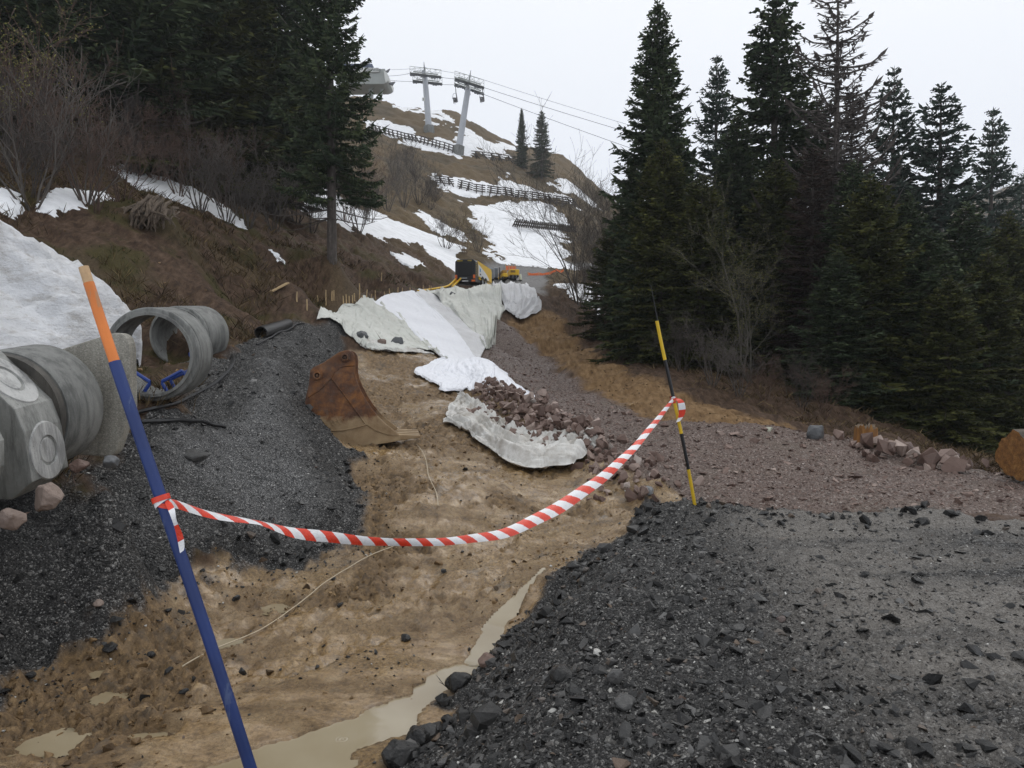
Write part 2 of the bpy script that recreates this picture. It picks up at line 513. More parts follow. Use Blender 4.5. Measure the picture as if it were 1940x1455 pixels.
m_mud, m_pad, m_berm = mask(Z_MUD, .07, 1, .3), mask(Z_PAD, .05), mask(Z_BERM, .06, 1.4)
m_red, m_clay, m_road = mask(Z_RED, .22, 1.5), mask(Z_CLAY, .15, 1.2), mask(Z_ROAD, .3)
wobf = fbm(x, y, .35, 5, 41)
m_snow = np.zeros(x.shape, np.float32)
for q in SNOW:
    dist = np.median(np.hypot(q[:, 0], q[:, 1]))
    lo, hi = q.min(0) - 4, q.max(0) + 4
    b = (x > lo[0]) & (x < hi[0]) & (y > lo[1]) & (y < hi[1])
    k = dist / 60.0
    m_snow[b] = np.maximum(m_snow[b], smooth(-.12 * k, .12 * k, sdist(q, x[b], y[b]) + .35 * k + wobf[b] * 1.5 * k + fbm(x[b], y[b], 3 / k, 3, 47) * .35 * k))
m_black = np.maximum(m_pad, m_berm)
m_mud = m_mud * (1 - m_black)
m_red = m_red * (1 - m_black) * (1 - m_mud)
rest = np.clip(1 - m_mud - m_black - m_red, 0, 1)
m_clay, m_road = m_clay * rest, m_road * rest
# relief
fine = np.clip(30 / (GR + 8), 0, 1)
lump = fbm(x, y, 2.2, 5, 11, 0.55)
lump2 = fbm(x, y, 9.0, 4, 12, 0.6)
bill = np.abs(fbm(x, y, 5.0, 4, 13, 0.6))
GZ = GZ + m_mud * (lump * .045 + lump2 * .034 - bill * .04 + fbm(x, y, 26, 3, 19, .6) * .014 + np.maximum(fbm(x, y, 1.3, 3, 15), 0.1) * lump2 * .1)
churn = smooth(-.05, .14, fbm(x, y, .75, 5, 27, .6) + .1 * smooth(7, 10, y) - .30 * np.exp(-((x + .9) / 1.4) ** 2) * (y < 8))
m_churn = churn * m_mud
crease = np.maximum(0, 1 - 5 * np.abs(fbm(x, y, 6.5, 4, 35, .6))) + .6 * np.maximum(0, 1 - 5 * np.abs(fbm(x, y, 15, 3, 36, .6)))
GZ = GZ - m_mud * crease * (.016 + .05 * churn)
GZ = GZ + m_churn * (np.maximum(fbm(x, y, 7, 4, 28, .62), -.15) * .075 + fbm(x, y, 20, 3, 29, .6) * .022)
for (ax, ay, bx, by) in ((-3.3, 5.6, .2, 9.4), (-2.2, 5.0, 1.0, 8.6), (-2.6, 7.6, -.1, 10.6)):
    ln_ = math.hypot(bx - ax, by - ay); ex, ey = (bx - ax) / ln_, (by - ay) / ln_
    al_, ac_ = (x - ax) * ex + (y - ay) * ey, -(x - ax) * ey + (y - ay) * ex + .25 * fbm(x, y, .5, 2, 44)
    band = smooth(.27, .2, np.abs(ac_)) * smooth(0, .5, al_) * smooth(ln_, ln_ - .6, al_) * smooth(-.25, .1, fbm(x, y, .9, 3, 45))
    GZ = GZ + m_mud * band * (-.02 + .022 * smooth(.2, .7, np.sin(al_ * 42 + 2 * ac_ + fbm(x, y, 3, 2, 46))))
ru, rv = x * .93 + y * .36, -x * .36 + y * .93                 # tracks left by the digger run across the floor
rut = np.sin(rv * 14 + fbm(x, y, .8, 3, 21) * 5) * smooth(.05, .45, fbm(x, y, .5, 2, 23))
GZ = GZ + m_mud * rut * .02 * smooth(18, 8, GR) * (1 - churn * .6)
GZ = GZ + m_black * (lump * .06 + lump2 * .035 + m_berm * fbm(x, y, 1.0, 5, 39, .62) * .22 + fbm(x, y, 30, 3, 14) * .016 + np.abs(fbm(x, y, 16, 3, 26)) * .03)
GZ = GZ + m_pad * fbm(x, y, .7, 3, 24) * .035 * smooth(.2, 1.2, x)
GZ = GZ + m_red * (lump * .05 + lump2 * .03 + fbm(x, y, 25, 2, 16) * .012)
SHEETS = outline([(597,611),(640,592),(706,570),(784,555),(812,553),(962,542),(1000,541),(1025,573),(1025,590),(957,589),(934,655),(922,662),(911,692),(852,692),(700,668)])
m_sheet = mask(SHEETS, .25, 0, .45)
other = np.clip(1 - m_mud - m_black - m_red - m_road, 0, 1)
rill = fbm(x * 2.2 + y * .8, y * .5 - x * .3, 1.6, 4, 18, .55, ridge=True)
GZ = GZ + other * (1 - m_snow) * (fbm(x, y, .9, 5, 17) * .16 + lump2 * .03 + rill * .05) * np.clip(GR / 14, .5, 3) * (1 - .93 * m_sheet)
far = smooth(30, 70, GR)
GZ = GZ + far * (fbm(x, y, .12, 5, 31) * 1.0 + fbm(x, y, .6, 4, 33) * .35 * (1 - m_snow)) * np.clip(GR / 90, .3, 1.3) * (1 - m_road)
GZ = GZ + m_snow * (.10 + .1 * far)
HEAP = outline([(898,748),(925,742),(968,750),(1012,772),(1070,802),(1130,838),(1165,868),(1165,900),(1120,880),(1060,862),(1005,846),(950,812),(905,785)])
m_heap = mask(HEAP, .35, .5)
GZ = GZ + m_heap * (.16 + .1 * lump)
HEAP2 = outline([(1130,868),(1180,862),(1235,890),(1250,925),(1232,955),(1190,948),(1150,925),(1110,905)])
m_heap2 = mask(HEAP2, .25, .5)
GZ = GZ + m_heap2 * (.05 + .08 * lump)
HUM = hit(285, 432)
hd = np.hypot((x - HUM[0] + .1) / 1.35, (y - HUM[1] - .35) / .9)
m_hum = smooth(1.15, .1, hd + .3 * fbm(x, y, 1.8, 4, 37))
GZ = GZ + m_hum * (.45 + .25 * fbm(x, y, 2.5, 4, 38, .6))
# hollow for the standing water and the rill that feeds it
def path_pts(q): return np.array([hit(*p) for p in q])
def dist_path(pts, xx, yy):
    d = np.full(xx.shape, 1e9); h = np.zeros(xx.shape)
    for (ax, ay, az), (bx, by, bz) in zip(pts[:-1], pts[1:]):
        ex, ey = bx - ax, by - ay
        t = np.clip(((xx - ax) * ex + (yy - ay) * ey) / (ex * ex + ey * ey), 0, 1)
        dd = np.hypot(xx - ax - t * ex, yy - ay - t * ey)
        c = dd < d
        d = np.where(c, dd, d); h = np.where(c, az + t * (bz - az), h)
    return d, h
WATER_Z = -0.69
POOL = outline([(380,1455),(560,1385),(700,1335),(780,1322),(850,1262),(925,1225),(955,1215),(905,1275),(865,1310),(830,1365),(790,1405),(700,1450),(-.75,3.5,None),(-1.1,3.0,None),(-2.0,3.1,None)])
near = (GR < 13)
sd_ = sdist(POOL, x[near], y[near]) - .17 + fbm(x[near], y[near], 2.6, 4, 51) * .14 + fbm(x[near], y[near], 12, 3, 52) * .04
s_ = smooth(-.25, .3, sd_)
gz = GZ[near]
gz = gz * (1 - s_) + np.minimum(gz, WATER_Z - .05 + (lump2[near] * .02)) * s_
gz = np.where((sd_ > -.85) & (sd_ < -.12), np.maximum(gz, WATER_Z + .012 + .02 * (lump2[near] + 1) * smooth(-.1, -.4, sd_)), gz)
RILL = path_pts([(905,1242),(940,1187),(968,1147),(993,1113),(1030,1078)])
RILL[:, 2] = [-.69, -.64, -.57, -.5, -.40]
dr, hr = dist_path(RILL, x[near], y[near])
wr = .062 * np.clip((-.36 - hr) / .25, .25, 1) * (1 + .5 * fbm(x[near], y[near], 5, 2, 54))
s_ = smooth(1.8, .7, dr / wr)
gz = np.where((dr > wr * 1.3) & (dr < .3) & (sd_ < -.1), np.maximum(gz, hr + .012), gz)
gz = gz * (1 - s_) + (hr - .045 + .01 * lump2[near]) * s_
SMALL = [((95,1405),.17,.07),((290,1398),.16,.05),((207,1318),.09,.04),((188,1272),.06,.03),((520,1150),.12,.06),((430,1215),.12,.04)]
SMALL = [(hit(*c, grid=GZ), a, b) for c, a, b in SMALL]
xn, yn = x[near], y[near]
for (cx, cy, cz), a, b in SMALL:
    q = np.hypot((xn - cx) / a, (yn - cy) / (b * 2.2)) + fbm(xn, yn, 7, 3, 53) * .35
    s_ = smooth(1.5, .8, q)
    gz = gz * (1 - s_) + np.minimum(gz, cz - .03 + lump2[near] * .008) * s_
GZ[near] = gz

def ground_z(xx, yy): return bilin(GZ, xx, yy)
def G(u, v, dmin=2.2):
    return Vector(hit(u, v, GZ, dmin))

# ---- ground material: zones are mixed by mask, each with its own grain
def ground_material():
    t = NT('wet_ground')
    o = t.coord('Object')
    za, zb = t.attr('zone_a', 'Color'), t.attr('zone_b', 'Color')
    sa, sb = t.node('ShaderNodeSeparateColor'), t.node('ShaderNodeSeparateColor')
    t.l.new(za, sa.inputs[0]); t.l.new(zb, sb.inputs[0])
    mud, black, red = sa.outputs
    snow, clay, road = sb.outputs
    snow = t.ramp(t.math('ADD', snow, t.math('MULTIPLY', t.math('SUBTRACT', t.noise(2.4, 7, .72), .5), 1.1)), [(.44, 0), (.54, 1)])
    moss = t.attr('moss'); hillg = t.attr('dry_grass')
    big, mid, fin = t.noise(.9, 5, .6), t.noise(5, 6, .65), t.noise(38, 5, .7)
    cell, cellc = t.voro(46), t.voro(46, out='Color')
    cell2, cell2c = t.voro(120), t.voro(120, out='Color')
    cr, cr2 = t.node('ShaderNodeSeparateColor'), t.node('ShaderNodeSeparateColor')
    t.l.new(cellc, cr.inputs[0]); t.l.new(cell2c, cr2.inputs[0])
    # mud
    c_mud = t.ramp(mid, [(.28, (.10, .06, .028)), (.48, (.265, .176, .09)), (.72, (.41, .30, .175))])
    c_mud = t.mix(t.ramp(big, [(.42, 0), (.62, .75)]), c_mud, t.ramp(fin, [(.3, (.135, .08, .031)), (.7, (.35, .23, .10))]))
    c_mud = t.mix(.75, c_mud, t.ramp(t.math('ADD', t.math('MULTIPLY', fin, .6), t.math('MULTIPLY', t.noise(120, 4, .75), .4)), [(.36, (.32, .29, .25)), (.5, (.9, .9, .9)), (.64, (1.35, 1.35, 1.35))]), 'MULTIPLY')  # same noise as the bump: crevice shade darkened into the mud colour
    c_mud = t.mix(t.math('MULTIPLY', t.attr('churn'), .85), c_mud, t.ramp(t.noise(16, 6, .7), [(.32, (.042, .024, .010)), (.5, (.165, .10, .042)), (.7, (.34, .22, .10))]))
    c_mud = t.mix(t.ramp(t.noise(2.6, 6, .7), [(.56, 0), (.66, .55)]), c_mud, (.075, .066, .055))
    # dark crushed slate
    c_blk = t.ramp(cr.outputs[0], [(0, (.012, .012, .012)), (.5, (.033, .032, .031)), (.84, (.07, .068, .066)), (.92, (.12, .115, .108)), (.97, (.36, .35, .33))])
    c_blk = t.mix(.5, c_blk, t.ramp(cr2.outputs[0], [(0, (.012, .012, .012)), (.6, (.038, .037, .036)), (.88, (.09, .088, .085)), (.95, (.42, .41, .39))]))
    dusty = t.ramp(t.noise(.7, 5, .65, t.scale((.5, 1.6, 1))), [(.34, 0), (.52, .92)])
    c_pale = t.ramp(cr2.outputs[1], [(0, (.03, .03, .03)), (.5, (.10, .10, .10)), (.84, (.2, .2, .2)), (.92, (.42, .41, .40)), (1, (.56, .55, .53))])
    c_blk = t.mix(t.math('MULTIPLY', t.attr('pale'), .8), c_blk, c_pale)  # berm top lightened in colour, against the steep face
    c_blk = t.mix(t.math('MULTIPLY', dusty, t.attr('dust')), c_blk, t.ramp(fin, [(.3, (.11, .098, .086)), (.7, (.30, .28, .255))]))
    # red gravel
    c_red = t.ramp(cr.outputs[1], [(0, (.06, .041, .034)), (.5, (.155, .112, .094)), (.85, (.24, .18, .155)), (.97, (.38, .33, .30))])
    c_red = t.mix(t.ramp(mid, [(.35, .0), (.7, .6)]), c_red, (.18, .13, .108))
    c_red = t.mix(t.ramp(big, [(.5, 0), (.7, .35)]), c_red, (.16, .135, .10))
    # banks, forest floor, dry grass, moss
    stre = t.noise(3.5, 7, .72, t.scale((2.6, .8, .7)))
    c_dirt = t.ramp(stre, [(.3, (.022, .013, .008)), (.5, (.068, .042, .027)), (.72, (.15, .10, .067))])
    c_clay = t.ramp(stre, [(.3, (.085, .048, .022)), (.5, (.20, .122, .058)), (.72, (.31, .205, .11))])
    blade = t.noise(14, 6, .75, t.scale((1.6, 1.6, .35)))
    c_gras = t.ramp(blade, [(.3, (.035, .024, .013)), (.5, (.115, .08, .042)), (.72, (.24, .18, .10))])
    c_gras = t.mix(t.ramp(t.noise(.16, 5, .6), [(.45, 0), (.6, .8)]), c_gras, t.ramp(blade, [(.35, (.04, .03, .018)), (.7, (.11, .085, .05))]))
    c_moss = t.ramp(fin, [(.3, (.02, .017, .005)), (.7, (.085, .075, .02))])
    c_oth = t.mix(hillg, c_dirt, c_gras)
    c_oth = t.mix(moss, c_oth, c_moss)
    c_oth = t.mix(clay, c_oth, c_clay)
    c_road = t.ramp(mid, [(.3, (.11, .105, .10)), (.7, (.22, .215, .21))])
    c_snow = t.ramp(t.noise(1.3, 6, .7), [(.3, (.66, .67, .68)), (.55, (.84, .85, .87))])
    c_snow = t.mix(t.ramp(t.noise(11, 5, .8), [(.62, 0), (.72, .55)]), c_snow, (.22, .18, .14))
    col = t.mix(road, c_oth, c_road)
    col = t.mix(red, col, c_red)
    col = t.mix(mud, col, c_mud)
    col = t.mix(black, col, c_blk)
    col = t.mix(snow, col, c_snow)
    wetm = t.math('MULTIPLY', t.ramp(t.noise(1.5, 4, .6, t.scale((.6, 1.5, 1)), .5), [(.47, 0), (.57, 1)]), t.math('MULTIPLY', mud, t.math('SUBTRACT', 1.0, t.attr('churn')), clamp=True))
    r_mud = t.mix(t.attr('churn'), t.ramp(t.noise(3.2, 5, .6), [(.42, .13), (.6, .5)]), (.6, .6, .6))
    rough = t.mix(mud, (.75, .75, .75), r_mud)
    rough = t.mix(wetm, rough, (.09, .09, .09))
    rough = t.mix(t.math('ADD', black, red, clamp=True), rough, t.ramp(cr.outputs[2], [(0, .25), (1, .65)]))
    h = t.math('MULTIPLY', t.math('ADD', fin, t.noise(110, 4, .7)), .55)
    hs = t.math('SUBTRACT', 1.0, cell)
    hs = t.math('ADD', hs, t.math('MULTIPLY', t.math('SUBTRACT', 1.0, cell2), .4))
    stony = t.math('ADD', black, red, clamp=True)
    hh = t.node('ShaderNodeMix'); hh.data_type = 'FLOAT'
    t.put(hh.inputs['Factor'], stony); t.put(hh.inputs['A'], h); t.put(hh.inputs['B'], hs)
    nb = t.bump(hh.outputs['Result'], .024, t.math('SUBTRACT', 1.0, t.math('ADD', t.math('MULTIPLY', snow, .8), t.math('MULTIPLY', wetm, .75), clamp=True)))
    sp_ = t.math('ADD', .12, t.math('ADD', t.math('MULTIPLY', stony, .10), t.math('MULTIPLY', mud, .4)))
    return t.done(col, rough, nb, spec=sp_)

MAT_GROUND = ground_material()
# masks of the softer kinds
m_dry = smooth(38, 62, GR) * (1 - smooth(3.0, 1.0, x / np.maximum(GR, 1) * 10 + 3.5) * 0) * rest
m_dry = np.maximum(m_dry, np.zeros(x.shape))
left_bank = rest * smooth(-2.2, -3.5, x) * smooth(60, 30, GR)
m_moss = left_bank * np.maximum(smooth(.08, .4, fbm(x, y, .9, 5, 61, .65)) * .8, m_hum)
m_dry = np.maximum(m_dry, left_bank * smooth(.1, .4, fbm(x, y, .4, 4, 63)) * .6)
m_pale = m_berm * smooth(.15, .6, sdist(Z_BERM, GX, GY) + .4 * wob - .5 * smooth(8.5, 10.5, GY) * smooth(-4.9, -4.2, GX)) * smooth(5.5, 8, GY) * (.7 + .3 * smooth(-.2, .2, fbm(GX, GY, .8, 3, 64)))  # berm top: paler crushed stone, with its sky-facing brightness painted in too
m_dust = smooth(1.0, 2.2, x - .12 * (y - 3)) * m_pad

idx = np.arange(NA * NL).reshape(NL, NA)
quads = np.stack([idx[:-1, :-1], idx[:-1, 1:], idx[1:, 1:], idx[1:, :-1]], -1).reshape(-1, 4)
zone = np.argmax(np.stack([np.full(x.shape, .34), m_mud, m_berm, m_pad * 1.01, m_red, m_road, m_snow * smooth(8, 20, GR) * 1.2]), 0)
hillside = (zone == 0) & (GR > 62)
zone[hillside] = 7
zf = zone[:-1, :-1].ravel()
co = np.stack([GX, GY, GZ], -1).reshape(-1, 3)
one = np.ones(x.size, np.float32)
za = np.stack([m_mud.ravel(), m_black.ravel(), m_red.ravel(), one], 1)
zb = np.stack([m_snow.ravel(), m_clay.ravel(), m_road.ravel(), one], 1)
for k, nm in enumerate(['ground', 'mud_ground', 'gravel_bank', 'gravel_ground', 'gravel_track', 'road', 'snow_ground', 'hillside']):
    f = quads[zf == k]
    used = np.unique(f)
    remap = np.zeros(NA * NL, np.int32); remap[used] = np.arange(len(used))
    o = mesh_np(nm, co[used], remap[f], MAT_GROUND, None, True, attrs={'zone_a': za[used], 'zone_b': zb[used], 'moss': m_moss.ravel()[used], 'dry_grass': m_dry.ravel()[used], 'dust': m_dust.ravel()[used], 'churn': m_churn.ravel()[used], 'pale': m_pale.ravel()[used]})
    set_props(o, kind='structure')
# ------------------------------------------------------------------ water lying in the mud
def water_material():
    t = NT('muddy_water')
    c = t.ramp(t.noise(1.4, 3, .5), [(.35, (.27, .215, .13)), (.65, (.35, .295, .20))])
    n = t.voro(3.2)
    w = t.node('ShaderNodeTexWave', wave_type='RINGS', rings_direction='SPHERICAL')
    h = t.math('MULTIPLY', t.math('SINE', t.math('MULTIPLY', n, 95.0)), t.ramp(n, [(.02, 1), (.16, 0)]))
    return t.done(c, .06, t.bump(t.math('ADD', h, t.noise(5, 2)), .004, .35), spec=.5)
MAT_WATER = water_material()
def water_patch(name, fn, lo, hi, z, step):
    xs, ys = np.arange(lo[0], hi[0], step), np.arange(lo[1], hi[1], step)
    X, Y = np.meshgrid(xs, ys)
    inside = fn(X, Y)
    Z = z(X, Y) if callable(z) else np.full(X.shape, z)
    n = len(xs)
    ii = np.arange(X.size).reshape(X.shape)
    keep = inside[:-1, :-1] & inside[1:, :-1] & inside[:-1, 1:] & inside[1:, 1:]
    q = np.stack([ii[:-1, :-1], ii[:-1, 1:], ii[1:, 1:], ii[1:, :-1]], -1)[keep]
    if not len(q): return
    used = np.unique(q)
    rm = np.zeros(X.size, int); rm[used] = np.arange(len(used))
    o = mesh_np(name, np.stack([X, Y, Z], -1).reshape(-1, 3)[used], rm[q], MAT_WATER, None, True)
    return set_props(o, kind='structure')
water_patch('water', lambda a, b: sdist(POOL, a, b) > -.38, POOL.min(0) - .6, POOL.max(0) + .6, WATER_Z, .05)
def rill_z(a, b): return dist_path(RILL, a, b)[1] + .004
water_patch('water_rill', lambda a, b: dist_path(RILL, a, b)[0] < .12 * np.clip((-.36 - rill_z(a, b)) / .25, .3, 1), RILL.min(0)[:2] - .3, RILL.max(0)[:2] + .3, rill_z, .02)
for (cx, cy, cz), a, b in SMALL:
    water_patch('puddle', lambda X, Y: np.hypot((X - cx) / a, (Y - cy) / (b * 2.2)) < 1.45, (cx - 2 * a, cy - 5 * b), (cx + 2 * a, cy + 5 * b), cz - .016, .02)

# ------------------------------------------------------------------ loose stones
def stone_shapes(n, seed, flat=(.5, .9), pts=13):
    r = np.random.default_rng(seed)
    out = []
    for k in range(n):
        bm = bmesh.new()
        p = r.normal(size=(pts, 3))
        p /= np.linalg.norm(p, axis=1)[:, None]
        p *= r.uniform(.75, 1.0, (pts, 1))
        p *= np.array([1.0, r.uniform(.6, .95), r.uniform(*flat)])
        for q in p: bm.verts.new(q)
        res = bmesh.ops.convex_hull(bm, input=bm.verts[:])
        bmesh.ops.delete(bm, geom=[v for v in bm.verts if not v.link_faces], context='VERTS')
        bmesh.ops.triangulate(bm, faces=bm.faces[:])
        bm.verts.index_update()
        out.append((np.array([v.co[:] for v in bm.verts], np.float32), np.array([[v.index for v in f.verts] for f in bm.faces], np.int32)))
        bm.free()
    return out
SHAPES = stone_shapes(18, 3, (.22, .65), 9)
CHUNKS = stone_shapes(18, 5, (.5, .95), 11)

def rot_mats(n, rng, tilt):
    a = rng.uniform(0, 2 * math.pi, n); b = rng.normal(0, tilt, n); c = rng.normal(0, tilt, n)
    ca, sa, cb, sb, cc, sc = np.cos(a), np.sin(a), np.cos(b), np.sin(b), np.cos(c), np.sin(c)
    z0, o1 = np.zeros(n), np.ones(n)
    A = np.stack([ca, -sa, z0, sa, ca, z0, z0, z0, o1], -1).reshape(n, 3, 3)
    B = np.stack([o1, z0, z0, z0, cb, -sb, z0, sb, cb], -1).reshape(n, 3, 3)
    C = np.stack([cc, z0, sc, z0, o1, z0, -sc, z0, cc], -1).reshape(n, 3, 3)
    return B @ C @ A

def scatter(name, pos, size, shapes, mat, rng, tilt=.35, tone=None):
    n = len(pos)
    which = rng.integers(0, len(shapes), n)
    M = rot_mats(n, rng, tilt) * size[:, None, None]
    tone = rng.uniform(0, 1, n) if tone is None else tone
    V, F, T, base = [], [], [], 0
    for k, (v, f) in enumerate(shapes):
        s = np.nonzero(which == k)[0]
        if not len(s): continue
        vv = np.einsum('nij,pj->npi', M[s], v) + pos[s][:, None, :]
        ff = f[None] + (np.arange(len(s)) * len(v))[:, None, None] + base
        V.append(vv.reshape(-1, 3)); F.append(ff.reshape(-1, 3)); T.append(np.repeat(tone[s], len(v)))
        base += vv.shape[0] * vv.shape[1]
    return mesh_np(name, np.concatenate(V), np.concatenate(F), mat, None, False, attrs={'tone': np.concatenate(T)})

def stone_material(name, stops, rough=.45, nscale=18, var=.35):
    t = NT(name)
    c = t.ramp(t.attr('tone'), stops)
    c = t.mix(t.ramp(t.noise(nscale, 6, .7), [(.35, var), (.65, 0)]), c, t.mix(.5, c, (.0, .0, .0)))
    return t.done(c, t.ramp(t.noise(6, 3), [(.3, rough - .15), (.7, rough + .2)]), t.bump(t.noise(nscale * 2.5, 5, .7), .006), spec=.28)
M_SLATE = stone_material('wet_slate', [(0, (.009, .009, .009)), (.5, (.029, .0285, .028)), (.8, (.066, .065, .063)), (.9, (.12, .118, .115)), (.94, (.14, .10, .07)), (.955, (.08, .05, .045)), (.965, (.38, .37, .34)), (1, (.6, .59, .56))], .30)
M_RED = stone_material('red_stone', [(0, (.065, .037, .029)), (.5, (.165, .108, .087)), (.8, (.26, .185, .155)), (.94, (.36, .28, .24)), (1, (.48, .43, .39))], .5)
M_BROWN = stone_material('brown_clod', [(0, (.06, .035, .015)), (.5, (.16, .098, .044)), (1, (.33, .22, .11))], .55)

def pick(n, m, rng, rmax, rmin=2.7):
    """n places spread evenly over the view's lattice, kept where mask m is high"""
    a = rng.uniform(A0, A1, n); l = rng.uniform(math.log(rmin), math.log(rmax), n)
    r = np.exp(l)
    X, Y = np.sin(a) * r, np.cos(a) * r + APEX
    keep = rng.uniform(0, 1, n) < bilin(m, X, Y)
    return X[keep], Y[keep], r[keep]
def strew(name, n, m, rmax, s0, s1, power, mat, seed, shapes=SHAPES, sink=.25, floor=.0017, tilt=.35, rmin=2.7, kindlabel=True):
    rng = np.random.default_rng(seed)
    X, Y, r = pick(n, m, rng, rmax, rmin)
    s = s0 * (1 - rng.uniform(0, 1, len(X)) * (1 - (s0 / s1) ** power)) ** (-1 / power)
    s = np.maximum(s, floor * r)
    pos = np.stack([X, Y, ground_z(X, Y) + s * (.35 - sink)], 1)
    tone = rng.uniform(0, 1, len(X)); tone = np.where(s > .03, tone * .945, tone)
    return set_props(scatter(name, pos, s, shapes, mat, rng, tilt, tone), kind='stuff')
strew('slate_gravel', 150000, np.clip(m_pad, 0, 1) * (1 - m_dust * (.55 + .4 * smooth(-.1, .3, fbm(GX, GY, .6, 3, 71)))), 14, .007, .085, 1.75, M_SLATE, 11, rmin=4.2, floor=.0013)
strew('bank_gravel', 120000, m_berm * (m_snow < .1) * (1 - .75 * m_pale), 24, .008, .1, 1.9, M_SLATE, 12, rmin=4.5, floor=.0013)
M_SLATE_P = stone_material('pale_lit_crushed_stone', [(0, (.03, .03, .029)), (.45, (.095, .094, .091)), (.8, (.19, .187, .18)), (.92, (.26, .255, .245)), (.96, (.45, .44, .41)), (1, (.6, .59, .56))], .4)  # lighter copy of the slate for the berm top, skylight partly in the colour
strew('pale_bank_gravel', 90000, m_pale * .8, 24, .007, .06, 2.3, M_SLATE_P, 25, rmin=8, floor=.0013)
strew('red_gravel', 80000, m_red * .9, 36, .015, .13, 2.2, M_RED, 13, rmin=8, floor=.0016)
edge = smooth(.02, .35, fbm(GX, GY, 1.4, 3, 73)) * m_mud
strew('mud_clods', 60000, np.clip(edge * .4 + m_churn * .7 + m_mud * .05, 0, 1) * (sdist(POOL, GX, GY) < -.05), 20, .010, .065, 2.0, M_BROWN, 14, CHUNKS, .3, rmin=4.5, floor=.0012)
strew('mud_gravel', 60000, np.clip(m_mud * .035 + m_mud * mask(Z_BERM, .35, 2.2, .25) * .6 + m_mud * mask(Z_PAD, .1, 1.5, .08) * .6, 0, 1) * (sdist(POOL, GX, GY) < -.02), 18, .007, .07, 1.9, M_SLATE, 15, CHUNKS, .1, rmin=4.5)
padedge = m_pad * mask(Z_PAD, .22, .6, 0) * (1 - mask(Z_PAD, .2, .6, -.55)) * smooth(2, 4, GR)
strew('edge_rubble', 9000, np.clip(padedge, 0, 1), 14, .03, .13, 1.9, M_SLATE, 19, CHUNKS, .15, rmin=5)
toe = m_berm * smooth(.75, .1, sdist(Z_BERM, GX, GY)) * smooth(1.2, -.5, GX + 1.2) * (GX > -4.4)
strew('toe_rubble', 16000, np.clip(toe * smooth(-.25, .2, fbm(GX, GY, 1.0, 3, 74)), 0, 1), 16, .022, .10, 1.7, M_SLATE, 20, CHUNKS, .15, rmin=6)
dump = mask(outline([(600,1270),(660,1225),(720,1235),(800,1280),(760,1310),(660,1295)]), .12, 1.2)
strew('dumped_gravel', 9000, dump * .5 * m_mud, 9, .008, .05, 1.8, M_SLATE, 24, CHUNKS, .1, rmin=6)
bankm = (1 - m_sheet) * rest * smooth(24, 14, GR) * .25 + (1 - m_sheet) * rest * m_clay * .6
strew('bank_stones', 15000, np.clip(bankm, 0, 1) * (m_snow < .3), 46, .012, .09, 2.2, M_BROWN, 16, CHUNKS, .2, rmin=10)
# broken red rock tipped onto the cloth and along the edge
def heap(name, poly_mask, n, s0, s1, hgt, seed, rmin, rmax, label=None):
    rng = np.random.default_rng(seed)
    X, Y, r = pick(n, poly_mask, rng, rmax, rmin)
    s = rng.uniform(0, 1, len(X)) ** 2.2 * (s1 - s0) + s0
    w = bilin(poly_mask, X, Y)
    pos = np.stack([X, Y, ground_z(X, Y) + s * .2 + rng.uniform(0, 1, len(X)) * hgt * smooth(.3, 1, w)], 1)
    o = scatter(name, pos, s, CHUNKS, M_RED, rng, .8, rng.uniform(.2, 1, len(X)))
    return set_props(o, kind='stuff')
heap('rock_heap', m_heap, 42000, .05, .17, .2, 21, 11, 24)
heap('rock_spill', np.maximum(m_heap2, mask(HEAP2, .3, .8, .25) * .4), 9000, .05, .15, .05, 22, 10, 18)
RIDGE = outline([(1590,838,12.6),(1650,842,12.2),(1720,855,11.7),(1800,872,11.2),(1890,895,10.5),(1890,908,10.1),(1800,892,10.3),(1700,880,10.6),(1640,868,11.3)])
m_ridge = mask(RIDGE, .18, .4)
heap('rock_ridge', m_ridge, 5200, .09, .24, .12, 23, 11, 18)
# ------------------------------------------------------------------ geotextile sheets
def cloth_material(name, a, b, dirt=.3, rough=.8):
    t = NT(name)
    c = t.ramp(t.noise(1.1, 5, .6), [(.35, a), (.65, b)])
    c = t.mix(t.ramp(t.noise(2.6, 6, .75), [(.44, 0), (.72, dirt)]), c, (.20, .155, .105))
    c = t.mix(t.ramp(t.noise(17, 4, .8), [(.68, 0), (.74, dirt)]), c, (.06, .05, .04))
    w = t.noise(1.5, 4, .55, t.scale((3.5, .8, 1)), .8)
    return t.done(c, rough, t.bump(w, .05, .7), spec=.3)
M_CLOTH_G = cloth_material('grey_green_fleece', (.57, .58, .535), (.66, .665, .62), .2)
M_CLOTH_W = cloth_material('white_fleece', (.80, .81, .85), (.86, .87, .91), .05)
M_CLOTH_P = cloth_material('pale_grey_fleece', (.60, .60, .61), (.69, .69, .70), .18)
M_CLOTH_D = cloth_material('muddy_white_fleece', (.52, .51, .48), (.72, .71, .68), .75)

def spline_row(pts, n):
    pts = np.array(pts, float)
    t = np.linspace(0, len(pts) - 1, n)
    i = np.clip(t.astype(int), 0, len(pts) - 2)
    f = (t - i)[:, None]
    p0, p1, p2, p3 = pts[np.maximum(i - 1, 0)], pts[i], pts[i + 1], pts[np.minimum(i + 2, len(pts) - 1)]
    return .5 * (2 * p1 + (p2 - p0) * f + (2 * p0 - 5 * p1 + 4 * p2 - p3) * f * f + (3 * p1 - p0 - 3 * p2 + p3) * f ** 3)

